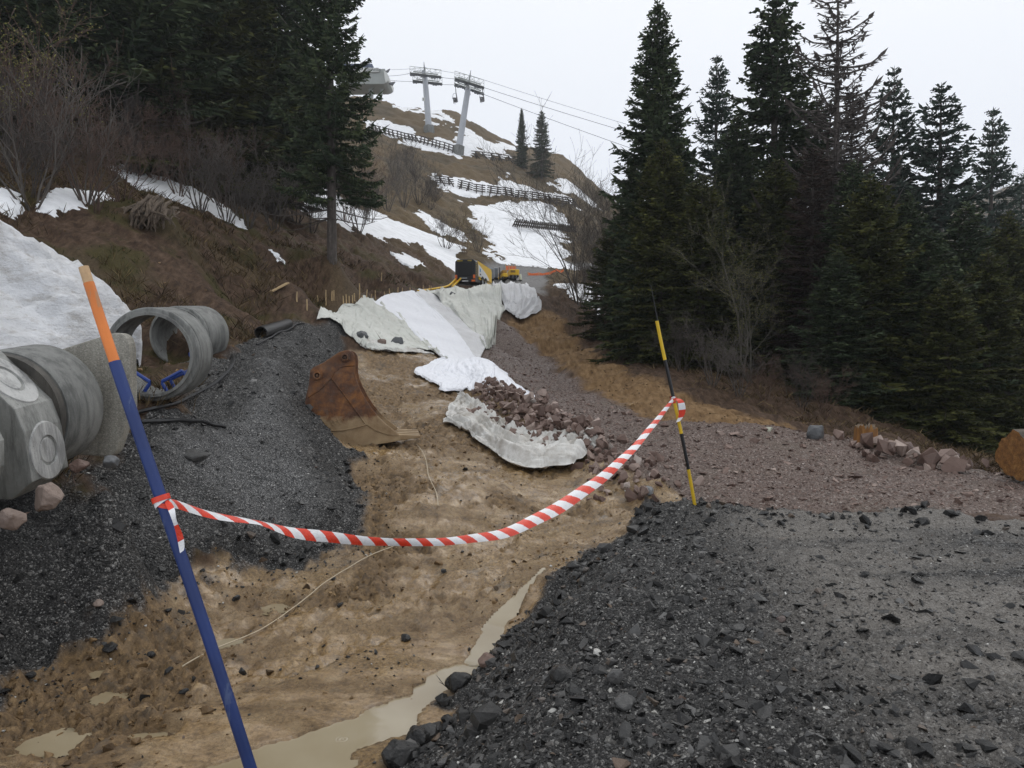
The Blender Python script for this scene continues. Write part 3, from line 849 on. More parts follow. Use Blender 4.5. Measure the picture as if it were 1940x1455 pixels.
def sheet(name, rows, mat, label, ns=130, nt=120, off=.05, folds=(), crumple=.02, ragged=0.0, seed=0, slack=None, crease=.05, ew=.015, group='geotextile sheets over the excavation'):
    W = [np.array([(P(*q)[:2] if len(q) == 3 else hit(*q)[:2]) for q in r]) for r in rows]
    A = np.array([spline_row(r, ns) for r in W])                 # rows x ns x 2
    X = np.array([spline_row(A[:, j], nt) for j in range(ns)])   # ns x nt x 2
    s, t = np.meshgrid(np.linspace(0, 1, ns), np.linspace(0, 1, nt), indexing='ij')
    x, y = X[..., 0].copy(), X[..., 1].copy()
    if ragged:
        e = np.maximum(smooth(.14, 0, s), smooth(.14, 0, t)) + np.maximum(smooth(.86, 1, s), smooth(.86, 1, t))
        x += fbm(s * 5, t * 5, 1, 3, seed + 5) * ragged * e
        y += fbm(s * 5, t * 5, 1, 3, seed + 6) * ragged * e
    z = bilin(BASE, x, y) + .035
    z = np.maximum(z, ground_z(x, y) + .008)
    z0 = z.copy()
    z = z + off
    for amp, ang, fr, wig, sharp in folds:
        q = (s * math.cos(ang) + t * math.sin(ang)) * fr + fbm(s * 3, t * 3, 1, 3, seed + int(fr)) * wig
        f = (1 - np.abs((q % 1) * 2 - 1)) ** sharp
        z = z + amp * f * (.35 + .65 * smooth(-.2, .4, fbm(s, t, 2.3, 2, seed + 9 + int(fr))))
    wq, wr_ = s * 3.2 + t * 1.1 + .5 * fbm(s, t, 2, 2, seed + 3), t * .9 - s * .3
    z = z - crease * np.maximum(0, 1 - 7 * np.abs(fbm(wq, wr_, 2.1, 4, seed + 4, .6))) - crease * .6 * np.maximum(0, 1 - 7 * np.abs(fbm(s * .8 + t, t * 2.6 - s, 2.4, 4, seed + 8, .6)))
    z = z + crumple * fbm(s, t, 9, 4, seed + 1, .6) + crumple * .6 * fbm(s * 2.2, t, 14, 3, seed + 2, ridge=True)
    if slack is not None: z = z + slack(s, t)
    edge = np.minimum(np.minimum(s, 1 - s) * 1.4, np.minimum(t, 1 - t))
    z = z0 + .012 + (z - z0) * (.4 + .6 * smooth(0, ew, edge))
    idx = np.arange(ns * nt).reshape(ns, nt)
    q = np.stack([idx[:-1, :-1], idx[1:, :-1], idx[1:, 1:], idx[:-1, 1:]], -1).reshape(-1, 4)
    co = np.stack([x, y, z], -1).reshape(-1, 3)
    # give the cloth a lower face and an edge
    n = ns * nt
    under = co - np.array([0, 0, .006])
    ring = np.concatenate([idx[:, 0], idx[-1, 1:], idx[-2::-1, -1], idx[0, -2:0:-1]])
    nxt = np.roll(ring, -1)
    rim = np.stack([ring, nxt, nxt + n, ring + n], 1)
    o = mesh_np(name, np.concatenate([co, under]), np.concatenate([q, q[:, ::-1] + n, rim]), mat, None, True)
    return set_props(o, label, 'geotextile', group)

sheet('geotextile_sheet', [[(597,609),(640,591),(672,578),(706,569)],[(637,611),(678,604),(715,598),(744,592)],[(656,636),(700,630),(745,622),(786,630)],[(684,657),(735,655),(785,655),(824,665)],[(702,666),(760,668),(815,668),(852,690)]],
      M_CLOTH_G, 'grey green fleece sheet beside the black gravel bank, held down by three stones', 150, 130, .035, [(.11, .9, 6, .9, 3), (.07, .3, 4, 1.2, 4)], .015, .05, 1)
sheet('geotextile_sheet', [[(700,570),(730,563),(757,558),(784,554)],[(743,597),(775,592),(808,588),(838,604)],[(790,642),(820,640),(850,640),(880,650)],[(850,693),(870,693),(890,692),(911,690)]],
      M_CLOTH_W, 'bright white fleece strip running straight down the middle of the cut slope', 90, 130, .05, [(.03, .08, 5, .15, 3)], .006, .015, 2, crease=.012)
sheet('geotextile_sheet', [[(780,555),(790,554),(800,553),(812,552)],[(833,603),(840,600),(848,594),(858,590)],[(877,650),(890,642),(900,636),(908,634)],[(906,689),(911,680),(917,668),(922,660)]],
      M_CLOTH_P, 'smooth pale grey fleece strip between the white strip and the wrinkled sheet', 60, 130, .04, [(.03, .1, 3, .2, 3)], .006, .015, 3, crease=.012)
sheet('geotextile_sheet', [[(806,555),(860,547),(910,543),(962,541)],[(832,574),(870,569),(915,567),(951,561)],[(858,594),(895,590),(930,590),(957,589)],[(893,630),(915,625),(935,615),(948,605)],[(919,663),(924,664),(929,661),(934,655)]],
      M_CLOTH_G, 'wrinkled grey green fleece sheet below the parked compressor with one stone on it', 150, 130, .035, [(.15, .35, 6, .7, 3), (.10, -.5, 5, 1, 4)], .02, .04, 4,
      slack=lambda s, t: .22 * np.exp(-((t - .24) / .035) ** 2))
sheet('geotextile_sheet', [[(932,544),(960,541),(982,540),(1000,540)],[(944,560),(970,556),(996,553),(1016,556)],[(954,578),(978,578),(1003,574),(1025,572)],[(957,590),(975,601),(988,607),(1025,591)]],
      M_CLOTH_P, 'loose grey fleece flap hanging with a pointed corner over the brown cut wall', 130, 110, .06, [(.2, .35, 5, .8, 3), (.1, 1.2, 4, 1, 3)], .02, .03, 5)
sheet('geotextile_sheet', [[(836,684,19.6),(862,688,20),(888,687,20.5),(908,689,21)],[(790,706),(850,703),(912,700),(944,712,19.8)],[(822,728),(880,722),(935,728,17.6),(975,742,18.3)],[(824,746),(895,748),(950,757,15.6),(1019,777,15.8)]],
      M_CLOTH_W, 'torn white fleece spread over the bench and falling to the red track', 150, 130, .04, [(.05, 1.3, 6, .9, 3), (.04, .4, 5, 1, 3)], .012, .22, 6,
      slack=lambda s, t: .22 * smooth(.3, .62, s) * smooth(1.05, .72, s) * smooth(0, .4, t) * smooth(1.0, .65, t))
sheet('geotextile_sheet', [[(866,750),(905,774),(955,808),(1010,838),(1075,848),(1133,858)],[(853,778),(893,800),(943,838),(1000,862),(1060,868),(1122,866)],[(836,804),(878,822),(924,856),(968,886),(1030,897),(1092,890)]],
      M_CLOTH_D, 'crumpled muddy white fleece rolled along the edge of the red rock heap', 150, 80, .03, [(.10, 1.42, 3, .30, 2.0), (.07, 1.75, 5, .35, 2.0), (.04, 1.5, 9, .4, 2.2)], .010, .1, 7, crease=.07, ew=.09,
      slack=lambda s, t: .09 * np.exp(-((t - .78 + .05 * np.sin(s * 8)) / .14) ** 2) * smooth(.06, .3, s) + .10 * np.exp(-((t - .42 + .08 * np.sin(s * 5 + 1)) / .07) ** 2) * smooth(.15, .35, s) + .06 * smooth(.75, .85, s))
sheet('geotextile_sheet', [[(672,640),(708,647),(750,657),(803,668)],[(678,650),(712,656),(755,663),(806,670)],[(688,662),(725,667),(770,670),(825,675)]],
      M_CLOTH_D, 'muddy white lower edge showing under the grey green sheet with the stones', 60, 30, .02, [(.02, .4, 5, .6, 3)], .012, .06, 8)
# ------------------------------------------------------------------ things on the near ground
def concrete(name, lo, hi, agg=0.0, rough=.7):
    t = NT(name)
    c = t.ramp(t.noise(2.5, 7, .65), [(.3, lo), (.7, hi)])
    c = t.mix(t.ramp(t.noise(1.2, 5, .7), [(.5, 0), (.68, .45)]), c, tuple(k * .55 for k in lo))
    c = t.mix(t.ramp(t.noise(55, 3, .7), [(.62, 0), (.7, .5)]), c, tuple(k * .5 for k in lo))
    c = t.mix(t.ramp(t.noise(3.2, 7, .75, t.scale((2.2, 2.2, .35))), [(.46, 0), (.62, .75)]), c, tuple(k * .38 for k in lo))
    pit = t.ramp(t.voro(34), [(.05, 1), (.11, 0)])
    pit = t.math('MULTIPLY', pit, t.ramp(t.noise(6, 3), [(.5, 0), (.6, 1)]))
    c = t.mix(pit, c, tuple(k * .25 for k in lo))
    nb = t.bump(t.math('SUBTRACT', t.math('MULTIPLY', t.noise(40, 5, .7), .6), pit), .005)
    if agg:
        v, vc = t.voro(95), t.voro(95, out='Color')
        s = t.node('ShaderNodeSeparateColor'); t.l.new(vc, s.inputs[0])
        c = t.mix(agg, c, t.ramp(s.outputs[0], [(0, (.15, .14, .115)), (.5, (.30, .28, .23)), (.85, (.42, .39, .32)), (1, (.55, .52, .46))]))
        nb = t.bump(t.math('SUBTRACT', 1.0, v), .003)
    return t.done(c, rough, nb)
M_CONC = concrete('grey_concrete', (.15, .155, .145), (.27, .27, .255))
M_CONC_L = concrete('pale_concrete', (.20, .205, .19), (.33, .33, .31), rough=.55)
M_CONC_D = concrete('damp_dark_concrete', (.045, .042, .036), (.11, .10, .085))
M_CONC_A = concrete('washed_aggregate_concrete', (.25, .24, .205), (.37, .355, .31), agg=.4)
M_PLUG = concrete('bright_knockout_concrete', (.34, .34, .33), (.56, .56, .54), rough=.5)
M_BLUEP = plain('blue_plastic', (.012, .05, .28), .35, .1)
M_BLACKR = plain('black_rubber', (.012, .012, .013), .4, .3)
M_BLACKP = plain('black_paint', (.012, .012, .014), .4, .3)

def paint(name, col, wood, wear=.62, rough=.5):
    t = NT(name)
    n = t.noise(14, 6, .7, t.scale((1, 1, .25)))
    c = t.ramp(t.noise(4, 4), [(.3, tuple(k * .8 for k in col)), (.7, tuple(min(1, k * 1.15) for k in col))])
    c = t.mix(t.ramp(n, [(wear, 0), (wear + .06, .8)]), c, wood)
    return t.done(c, rough, t.bump(n, .002))
M_BLUE = paint('worn_blue_paint', (.010, .030, .135), (.07, .10, .2), .6)
M_ORANGE = paint('worn_orange_paint', (.66, .19, .035), (.40, .2, .09), .56)
M_WOODTIP = plain('bare_wood', (.5, .33, .18), .7, .2, 20)
M_YELLOW = paint('worn_yellow_paint', (.70, .46, .02), (.35, .25, .06), .64)

# --- manhole base: faceted block with knock-outs, joint collar, round barrel
OCT = [(-3.62,1.235),(-3.567,1.066),(-3.536,.69),(-3.70,.555),(-4.42,.555),(-4.58,.69),(-4.55,1.066),(-4.50,1.235),(-4.16,1.615),(-3.985,1.615)]
OC = (-4.05, 1.10)
def manhole_chamber(loc, rz, tilt, spin, label, barrel=True):
    t = thing('manhole_chamber', label, 'manhole chamber', loc, rz, 'concrete manhole parts')
    t.rotation_euler = (tilt, spin, rz)
    poly = [(a - OC[0], b - OC[1]) for a, b in OCT]
    MB().prism(poly, 0, .47).build('block', M_CONC_L, t, bevel=.012)
    n = len(poly)
    for i in (1, 9, 0, 6):
        j = {1: 2, 9: 0, 0: 0, 6: 7}[i]
        if i == j: continue
        (ax, az), (bx, bz) = poly[i], poly[j]
        c = Vector(((ax + bx) / 2, .235, (az + bz) / 2))
        nor = Vector((az - bz, 0, bx - ax)).normalized()
        if nor.dot(c - Vector((0, .235, 0))) < 0: nor = -nor
        q = nor.to_track_quat('Z', 'Y').to_matrix().to_4x4()
        L = math.hypot(ax - bx, az - bz) * (.6 if i in (1, 6) else .48)
        L2 = .222
        mb = MB().lathe([(0, .006), (.40, .006), (.45, -.004), (.5, -.004), (.52, .012), (.96, .010), (1.0, -.006)], 40)
        mb.v = [tuple(c + q @ Vector((x * L2, y * L, z))) for x, y, z in mb.v]
        mb.build('knockout', M_PLUG, t, True)
    if barrel:
        MB().lathe([(.42, .46), (.49, .46), (.495, .53), (.46, .54), (.46, .46)], 64, 'Y').build('collar', M_CONC_D, t, True)
        mb = MB().lathe([(.43, .54), (.505, .54), (.515, .555), (.52, 1.04), (.51, 1.06), (.43, 1.06)], 72, 'Y', True)
        mb.build('barrel', M_CONC, t, True, angle=50)
    return t
manhole_chamber((-4.05, 5.6, 1.10), 0, R(6), 0, 'faceted concrete manhole base with a round grey barrel behind its pale knockout discs')
manhole_chamber((-3.93, 4.78, 1.04), 0, R(6), R(22), 'cropped faceted concrete block nearest the camera in the row of rings', False)

# --- washed slab standing between
def rounded(poly, r, n=6):
    out = []
    m = len(poly)
    for i in range(m):
        p, a, b = Vector(poly[i]), Vector(poly[i - 1]), Vector(poly[(i + 1) % m])
        u, w = (a - p).normalized(), (b - p).normalized()
        rr = r[i] if isinstance(r, (list, tuple)) else r
        for k in range(n + 1):
            t = k / n
            q = (p + u * rr) * (1 - t) ** 2 + p * 2 * t * (1 - t) + (p + w * rr) * t * t
            out.append((q.x, q.y))
    return out
slab = thing('concrete_slab', 'rough washed aggregate slab with a rounded corner standing between the barrel and open ring', 'slab', (-3.9, 6.85, .8), 0, 'concrete manhole parts')
MB().prism([(x + 3.9, z - .8) for x, z in rounded([(-4.6, .8), (-3.56, .72), (-3.40, 1.15), (-3.405, 1.88), (-4.6, 1.50)], [.05, .08, .06, .2, .1])], 0, .13).build('slab_body', M_CONC_A, slab, bevel=.015)

# --- open rings
def ring(loc, Rr, L, wall, label, tilt, rz, irons):
    t = thing('manhole_ring', label, 'concrete ring', loc, 0, 'concrete manhole parts')
    t.rotation_euler = (tilt, 0, rz)
    prof = [(Rr - wall, 0), (Rr - wall * .62, 0), (Rr - wall * .58, .035), (Rr - .012, .04), (Rr, .052), (Rr, .10), (Rr - .012, .105), (Rr - .012, .118), (Rr, .124), (Rr, L - .02), (Rr - .02, L), (Rr - wall * .8, L), (Rr - wall, L - .03)]
    MB().lathe(prof, 80, 'Y', True).build('ring_wall', M_CONC, t, True, angle=28)
    for an, yy, w in irons:
        a0 = R(an)
        ri = Rr - wall
        nr = Vector((-math.cos(a0), 0, -math.sin(a0)))
        tg = Vector((-math.sin(a0), 0, math.cos(a0)))
        base = Vector((math.cos(a0) * ri, yy, math.sin(a0) * ri))
        p = [base + tg * -w, base + tg * -w + nr * .12, base + tg * -w * .9 + nr * .145, base + tg * w * .9 + nr * .145, base + tg * w + nr * .12, base + tg * w]
        mb = MB().tube(p, .021, 8)
        p2 = [q + Vector((0, .05, 0)) for q in p]
        mb.build('step_iron', M_BLUEP, t, True)
    return t
ring((-3.98, 8.45, 1.645),   .52, .5, .085, 'large open concrete ring with blue step irons and grooves round its rim', R(4), R(2), [(-62, .25, .14), (-66, .55, .14), (-124, .12, .13)])
ring((-5.35, 12.3, 1.96), .485, .85, .06, 'farther grey concrete ring half hidden behind the open grooved ring', R(4), R(-4), [(-50, .2, .13)])

# --- snow heap behind the rings
def snow_material():
    t = NT('old_snow')
    c = t.ramp(t.noise(1.6, 6, .65), [(.3, (.70, .70, .70)), (.55, (.86, .87, .89))])
    c = t.mix(t.ramp(t.noise(3, 7, .75, t.scale((1, 1, 2.2))), [(.5, 0), (.66, .6)]), c, (.40, .36, .31))
    c = t.mix(t.ramp(t.noise(26, 4, .8), [(.69, 0), (.73, .7)]), c, (.1, .08, .06))
    return t.done(c, .55, t.bump(t.noise(5, 8, .72, t.scale((1, 1, 1.8))), .09), spec=.3)
M_SNOW = snow_material()
def snow_heap():
    crest = [(-9.5, 8.6, 5.0), (-7.9, 8.7, 3.95), (-6.6, 9.3, 3.55), (-6.42, 10.3, 3.2), (-5.98, 10.8, 2.86), (-5.72, 11.2, 2.44), (-5.52, 11.3, 2.2), (-5.42, 11.3, 1.9), (-5.5, 11.35, 1.45)]
    foot = [(-9.5, 5.6, 1.7), (-8, 6.3, 1.3), (-6.8, 7.2, 1.15), (-6.0, 8.2, 1.15), (-5.4, 9.0, 1.2), (-5.35, 9.6, 1.25), (-5.4, 10.2, 1.3), (-5.45, 10.6, 1.35), (-5.5, 11, 1.4)]
    back = [(x - 1.0, y + 1.6, z - 1.6) for x, y, z in crest]
    rows = [spline_row(q, 90) for q in (foot, [tuple(np.array(a) * .45 + np.array(b) * .55 + np.array((0, 0, .22))) for a, b in zip(foot, crest)], crest, back)]
    A = np.array(rows)
    X = np.array([spline_row(A[:, j], 60) for j in range(90)])
    co = X.reshape(-1, 3)
    nz = fbm(co[:, 0] + co[:, 2] * .4, co[:, 1] + co[:, 2] * .7, 1.3, 5, 81) * .17 + fbm(co[:, 0], co[:, 2] * 1.6, 4, 5, 82, .6) * .08 - .07 * np.maximum(0, 1 - 6 * np.abs(fbm(co[:, 0] * .6, co[:, 2] * 1.8, 1.4, 3, 83)))
    co = co + np.stack([nz * .4, -nz * .6, nz], 1)
    idx = np.arange(90 * 60).reshape(90, 60)
    q = np.stack([idx[:-1, :-1], idx[1:, :-1], idx[1:, 1:], idx[:-1, 1:]], -1).reshape(-1, 4)
    o = mesh_np('snow_heap', co, q[:, ::-1], M_SNOW, None, True)
    set_props(o, 'big dirty white snow heap piled behind the concrete rings', 'snow heap')
snow_heap()

# --- excavator bucket
def rust_material():
    t = NT('rusty_steel')
    o = t.coord('Object')
    c = t.ramp(t.noise(3.2, 7, .7), [(.3, (.035, .014, .008)), (.45, (.10, .038, .014)), (.56, (.22, .085, .02)), (.7, (.36, .16, .045))])
    c = t.mix(t.ramp(t.noise(9, 6, .7), [(.5, 0), (.68, .75)]), c, (.11, .075, .055))
    c = t.mix(t.ramp(t.noise(1.7, 6, .7), [(.5, 0), (.6, .55)]), c, (.045, .02, .013))
    sp = t.node('ShaderNodeSeparateXYZ'); t.l.new(o, sp.inputs[0])
    lvl = t.math('ADD', sp.outputs[2], t.math('MULTIPLY', t.noise(4, 5, .7), .5))
    c = t.mix(t.ramp(lvl, [(.60, .92), (.70, 0)]), c, t.ramp(t.noise(6, 4), [(.3, (.24, .155, .075)), (.7, (.38, .28, .16))]))
    return t.done(c, t.ramp(t.noise(5, 4), [(.3, .4), (.7, .75)]), t.bump(t.noise(22, 6, .7), .006), .0)
M_RUST = rust_material()
def bucket():
    k = 11.5 / FPX / 6.327
    ox, oz = 830.0, 1315.0                                       # profile measured in crop pixels
    pr = lambda q: ((q[0] - ox) * k, (oz - q[1]) * k)
    b = G(691, 838)
    t = thing('excavator_bucket', 'rusty excavator bucket lying on its side in the mud, two pin bosses up', 'excavator bucket', (b.x + .13, 11.35, b.z + .07), R(9))
    outline_ = [(655,192),(705,182),(750,205),(778,250),(785,330),(784,460),(800,540),(840,640),(900,760),(975,880),(1060,985),(1150,1075),(1245,1150),(1300,1200),(1310,1262),(1180,1288),(1040,1306),(940,1326),(800,1330),(620,1322),(480,1302),(360,1255),(260,1190),(200,1110),(172,1015),(178,920),(200,810),(222,700),(246,600),(258,500),(264,430),(300,388),(420,330),(520,262),(600,208)]
    W = 1.05
    poly = [pr(q) for q in outline_]
    MB().prism(poly, 0, .035).build('side_plate', M_RUST, t, bevel=.006)
    MB().prism(poly, W - .035, W).build('side_plate', M_RUST, t, bevel=.006)
    # curved shell from the lip round the back up to the ears
    shell = [pr(q) for q in [(1312,1240),(1180,1280),(1040,1302),(940,1320),(800,1324),(620,1316),(480,1296),(364,1250),(266,1184),(208,1106),(180,1012),(186,920),(206,810),(228,700),(250,600),(262,500)]]
    inner = []
    for i, p in enumerate(shell):
        a, c = Vector(shell[max(i - 1, 0)]), Vector(shell[min(i + 1, len(shell) - 1)])
        d = (c - a).normalized()
        nrm = Vector((d.y, -d.x))
        if nrm.dot(Vector((.1, .45)) - Vector(p)) < 0: nrm = -nrm
        inner.append((p[0] + nrm.x * .035, p[1] + nrm.y * .035))
    MB().prism(shell + inner[::-1], .035, W - .035).build('shell', M_RUST, t)
    # raised plates along the ear and along the mouth
    ear = [(655,196),(705,187),(748,208),(772,250),(780,330),(779,370),(660,375),(600,392),(545,440),(505,505),(430,590),(370,650),(300,690),(230,742),(250,600),(262,500),(268,434),(302,394),(422,336),(522,268),(602,214)]
    MB().prism([pr(q) for q in ear], -.022, .0).build('ear_plate', M_RUST, t, bevel=.006)
    cheek = [(660,385),(776,380),(780,462),(796,545),(836,645),(896,765),(970,886),(1055,990),(1145,1080),(1240,1156),(1290,1208),(1150,1190),(1010,1140),(905,1065),(820,940),(700,770),(600,630),(512,510),(556,440),(604,400)]
    MB().prism([pr(q) for q in cheek], -.014, .0).build('cheek_plate', M_RUST, t, bevel=.004)
    for cx, cy, r in ((668, 268, 58), (350, 480, 62)):
        x, z = pr((cx, cy))
        r *= k
        MB().lathe([(0, -.06), (r * .26, -.06), (r * .3, -.02), (r * .44, -.02), (r * .48, -.085), (r * .70, -.085), (r * .74, -.03), (r * .96, -.03), (r, .02)], 36, 'Y', center=(x, -.02, z)).build('pin_boss', M_RUST, t, True)
        MB().lathe([(r * .55, .04), (r * .55, W - .04)], 24, 'Y', center=(x, 0, z)).build('pin_tube', M_RUST, t, True)
    wb = MB()                                                    # weld seams and the welded-on tally marks
    for a in ([(232,742),(300,692),(372,652),(432,592),(506,508),(548,442),(602,394),(662,374)], [(508,512),(600,635),(700,775),(820,945),(905,1068)], [(210,1060),(300,1080),(420,1105),(520,1135),(640,1130),(760,1105),(905,1070)]):
        wb.tube([(pr(q)[0], -.012, pr(q)[1]) for q in a], .010, 6)
    wb.build('weld_seam', M_RUST, t, True)
    tm = MB()
    for a, c in (((455,1012),(505,1000)),((490,1010),(525,1075)),((520,1010),(560,1068)),((565,985),(605,1060)),((610,970),(640,1045)),((520,1035),(580,1012)),((600,1015),(650,995))):
        tm.bar((pr(a)[0], -.004, pr(a)[1]), (pr(c)[0], -.004, pr(c)[1]), .012, .012, up=(0, 1, 0))
    tm.build('tally_marks', M_RUST, t)
    for i in range(4):
        y0 = .04 + i * (W - .22) / 3
        a, c, e, d = pr((1270, 1196)), pr((1545, 1210)), pr((1540, 1238)), pr((1300, 1268))
        MB().prism([a, c, e, d], y0, y0 + .14).build('tooth', M_RUST, t, bevel=.01)
    MB().bar((pr((1290, 1232))[0], .03, pr((1290, 1232))[1]), (pr((1290, 1232))[0], W - .03, pr((1290, 1232))[1]), .09, .05).build('lip', M_RUST, t, bevel=.006)
bucket()

# --- poles and the barrier tape between them
def pole(name, pts, rad, label, cat, parts):
    """parts: (name, from fraction, to fraction, material)"""
    a, b = Vector(pts[0]), Vector(pts[-1])
    t = thing(name, label, cat, a)
    for nm, f0, f1, mt, r in parts:
        n = 9
        q = []
        for k in range(n):
            f = f0 + (f1 - f0) * k / (n - 1)
            p = a.lerp(b, f) - a
            p = p + Vector((math.sin(f * 5.0) * .010, 0, math.sin(f * 3.1) * .004))
            q.append(p)
        MB().tube(q, r, 14).build(nm, mt, t, True)
    return t
BL0, BL1 = Vector(P(470, 1455, 3.02)), Vector(P(163, 506, 3.12))
BL0 = BL0 + (BL0 - BL1) * .28
fr = (Vector(P(220, 686, 3.1)).z - BL0.z) / (BL1.z - BL0.z)
pole('blue_marker_pole', [BL0, BL1], .022, 'leaning wooden pole painted blue below and orange above, near the camera', 'pole',
     [('blue_section', 0, fr, M_BLUE, .0235), ('orange_section', fr, .975, M_ORANGE, .0205), ('bare_tip', .975, 1.0, M_WOODTIP, .0195)])
YP = G(1316, 955)
YP1 = Vector(P(1246, 608, YP.y - .1))
def f_of(v): return (Vector(P(1280, v, YP.y - .05)).z - YP.z) / (YP1.z - YP.z)
rp = .019
t_ = pole('snow_marker_pole', [YP, YP1], .02, 'slim black and yellow banded snow pole leaning on the gravel edge', 'pole',
     [('yellow_band', -.06, f_of(890), M_YELLOW, rp), ('black_band', f_of(890), f_of(822), M_BLACKP, rp), ('yellow_band', f_of(822), f_of(756), M_YELLOW, rp), ('black_band', f_of(756), f_of(682), M_BLACKP, rp), ('yellow_band', f_of(682), 1.0, M_YELLOW, rp)])
tip = Vector(P(1233, 540, YP.y - .12)) - YP
MB().tube([YP1 - YP, tip], [.006, .003], 6).build('thin_rod', M_BLACKP, t_)

M_TAPE_R = plain('red_tape', (.70, .05, .02), .3, .12, 30, .004)
M_TAPE_W = plain('white_tape', (.78, .78, .79), .3, .08, 30, .004)
def tape():
    k0 = BL0.lerp(BL1, (Vector(P(312, 952, 3.05)).z - BL0.z) / (BL1.z - BL0.z)) + Vector((.02, -.02, 0))
    k1 = YP + (YP1 - YP) * f_of(756)
    key = [(312,952,None),(352,962,3.35),(480,991,3.85),(600,1015,4.35),(740,1027,4.95),(860,1024,5.4),(960,1008,5.85),(1060,960,6.4),(1150,897,7.0),(1215,832,7.6),(1275,758,None)]
    pts = [k0] + [Vector(P(*q)) for q in key[1:-1]] + [k1]
    wid = [.025, .05, .065, .066, .05, .055, .08, .108, .09, .065, .035]
    roll = [.2, .9, 1.5, .5, .1, .7, 1.0, 1.1, 1.05, 1.5, .5]
    n = 1000
    c = spline_row([p[:] for p in pts], n)
    w = np.interp(np.linspace(0, 10, n), range(11), wid)
    ro = np.interp(np.linspace(0, 10, n), range(11), roll)
    s = np.concatenate([[0], np.cumsum(np.linalg.norm(np.diff(c, axis=0), axis=1))])
    m = 14
    V, F, MI = [], [], []
    for i in range(n):
        tg = Vector(c[min(i + 1, n - 1)] - c[max(i - 1, 0)]).normalized()
        side = tg.cross(Vector((0, 0, 1))).normalized()
        up = side.cross(tg)
        ax = up * math.cos(ro[i] - .3) - side * math.sin(ro[i] - .3)
        curl = side * math.cos(ro[i]) + up * math.sin(ro[i])
        fl = .006 * math.sin(s[i] * 9)
        for j in range(m + 1):
            q = j / m - .5
            V.append(Vector(c[i]) + ax * (w[i] * q) + curl * ((.25 - q * q) * w[i] * .45 + fl))
    pitch = .22
    for i in range(n - 1):
        for j in range(m):
            F.append((i * (m + 1) + j, (i + 1) * (m + 1) + j, (i + 1) * (m + 1) + j + 1, i * (m + 1) + j + 1))
            MI.append(0 if ((s[i] + (j / m) * .09 + .02 * math.sin(s[i] * 5)) / pitch) % 1 < .5 else 1)
    t = thing('barrier_tape', 'red and white striped barrier tape sagging between the blue pole and snow pole', 'barrier tape', k0)
    o = mesh_np('tape_strip', np.array([v[:] for v in V]) - np.array(k0[:]), np.array(F), [M_TAPE_R, M_TAPE_W], t, True, MI)
    # knots and loose ends
    def wrap(cen, axis, r, name, seed):
        mb = MB()
        axis = axis.normalized()
        a = axis.orthogonal().normalized(); b = axis.cross(a)
        rg = random.Random(seed)
        for q in range(3):
            mb.cur = q % 2
            tiltv = (a * rg.uniform(-.5, .5) + b * rg.uniform(-.5, .5))
            ring_ = []
            for kk in range(15):
                an = kk / 14 * 2 * math.pi
                d = a * math.cos(an) + b * math.sin(an)
                ring_.append(cen + d * (r + .004 + .004 * q) + axis * ((q - 1) * .012 + d.dot(tiltv) * .035))
            n0 = len(mb.v)
            hw = .011
            mb.add([p + axis * hw for p in ring_] + [p - axis * hw for p in ring_] , [(i, i + 1, i + 16, i + 15) for i in range(14)])
        mb.build(name, [M_TAPE_R, M_TAPE_W], t, True).location = -k0
    wrap(k0 - Vector((.02, -.02, 0)), BL1 - BL0, .024, 'knot', 1)
    wrap(k1, YP1 - YP, .021, 'knot', 2)
    def tail(pts, w, stripes, name):
        mb = MB()
        c = spline_row([p[:] for p in pts], 30)
        acc = 0
        for i in range(29):
            p, q = Vector(c[i]), Vector(c[i + 1])
            acc += (q - p).length
            mb.cur = 0 if (acc / stripes) % 1 < .5 else 1
            f0, f1 = i / 29, (i + 1) / 29
            d0 = Vector((w * (.5 + .5 * math.sin(3 * f0)), .015 * math.sin(9 * f0), .01)); d1 = Vector((w * (.5 + .5 * math.sin(3 * f1)), .015 * math.sin(9 * f1), .01))
            mb.add([p, q, q + d1, p + d0], [(0, 1, 2, 3)])
        mb.build(name, [M_TAPE_R, M_TAPE_W], t, True).location = -k0
    tail([k0, Vector(P(322, 975, 3.0)), Vector(P(332, 1005, 3.0)), Vector(P(341, 1048, 3.0))], .022, .13, 'loose_end')
    d = k1.y - .03
    tail([k1, Vector(P(1284, 762, d)), Vector(P(1286, 785, d)), Vector(P(1281, 800, d - .02))], .07, .16, 'loose_end')
tape()

# --- hoses, pipe, plank
def laid(pts, off, grid=None, n=60, seed=0):
    q = []
    for p in pts:
        h = G(*p)
        q.append(h[:])
    c = spline_row(q, n)
    gz = ground_z(c[:, 0], c[:, 1])
    pad = np.concatenate([[gz[0]] * 6, gz, [gz[-1]] * 6])
    mxp = np.array([pad[max(0, i - 3):i + 4].max() for i in range(len(pad))])
    c[:, 2] = np.convolve(mxp, np.ones(13) / 13, 'valid') + off
    return [tuple(p) for p in c]
def hose(name, pts, rad, mat, label, cat, n=70):
    o = MB().tube(laid(pts, rad * .9, n=n), rad, 8).build(name, mat, None, True)
    return set_props(o, label, cat)
hose('black_hose', [(262,788),(300,776),(340,765),(375,752),(408,733),(432,712),(443,692),(441,672)], .021, M_BLACKR, 'long black hose curving over the gravel bank past the open ring', 'hose')
hose('black_hose', [(268,803),(300,803),(335,800),(368,802),(400,810),(428,816)], .022, M_BLACKR, 'short black hose end lying straight across the gravel bank', 'hose')
hose('black_cable', [(486,655),(505,643),(530,632),(556,622),(577,614)], .017, M_BLACKR, 'thin black cable running along the bank beside the corrugated pipe', 'cable')
a, b = G(494, 640), G(545, 622)
pp = thing('drain_pipe', 'short black plastic drain pipe lying at the foot of the earth bank', 'pipe', a)
d = b - a
ln = d.length
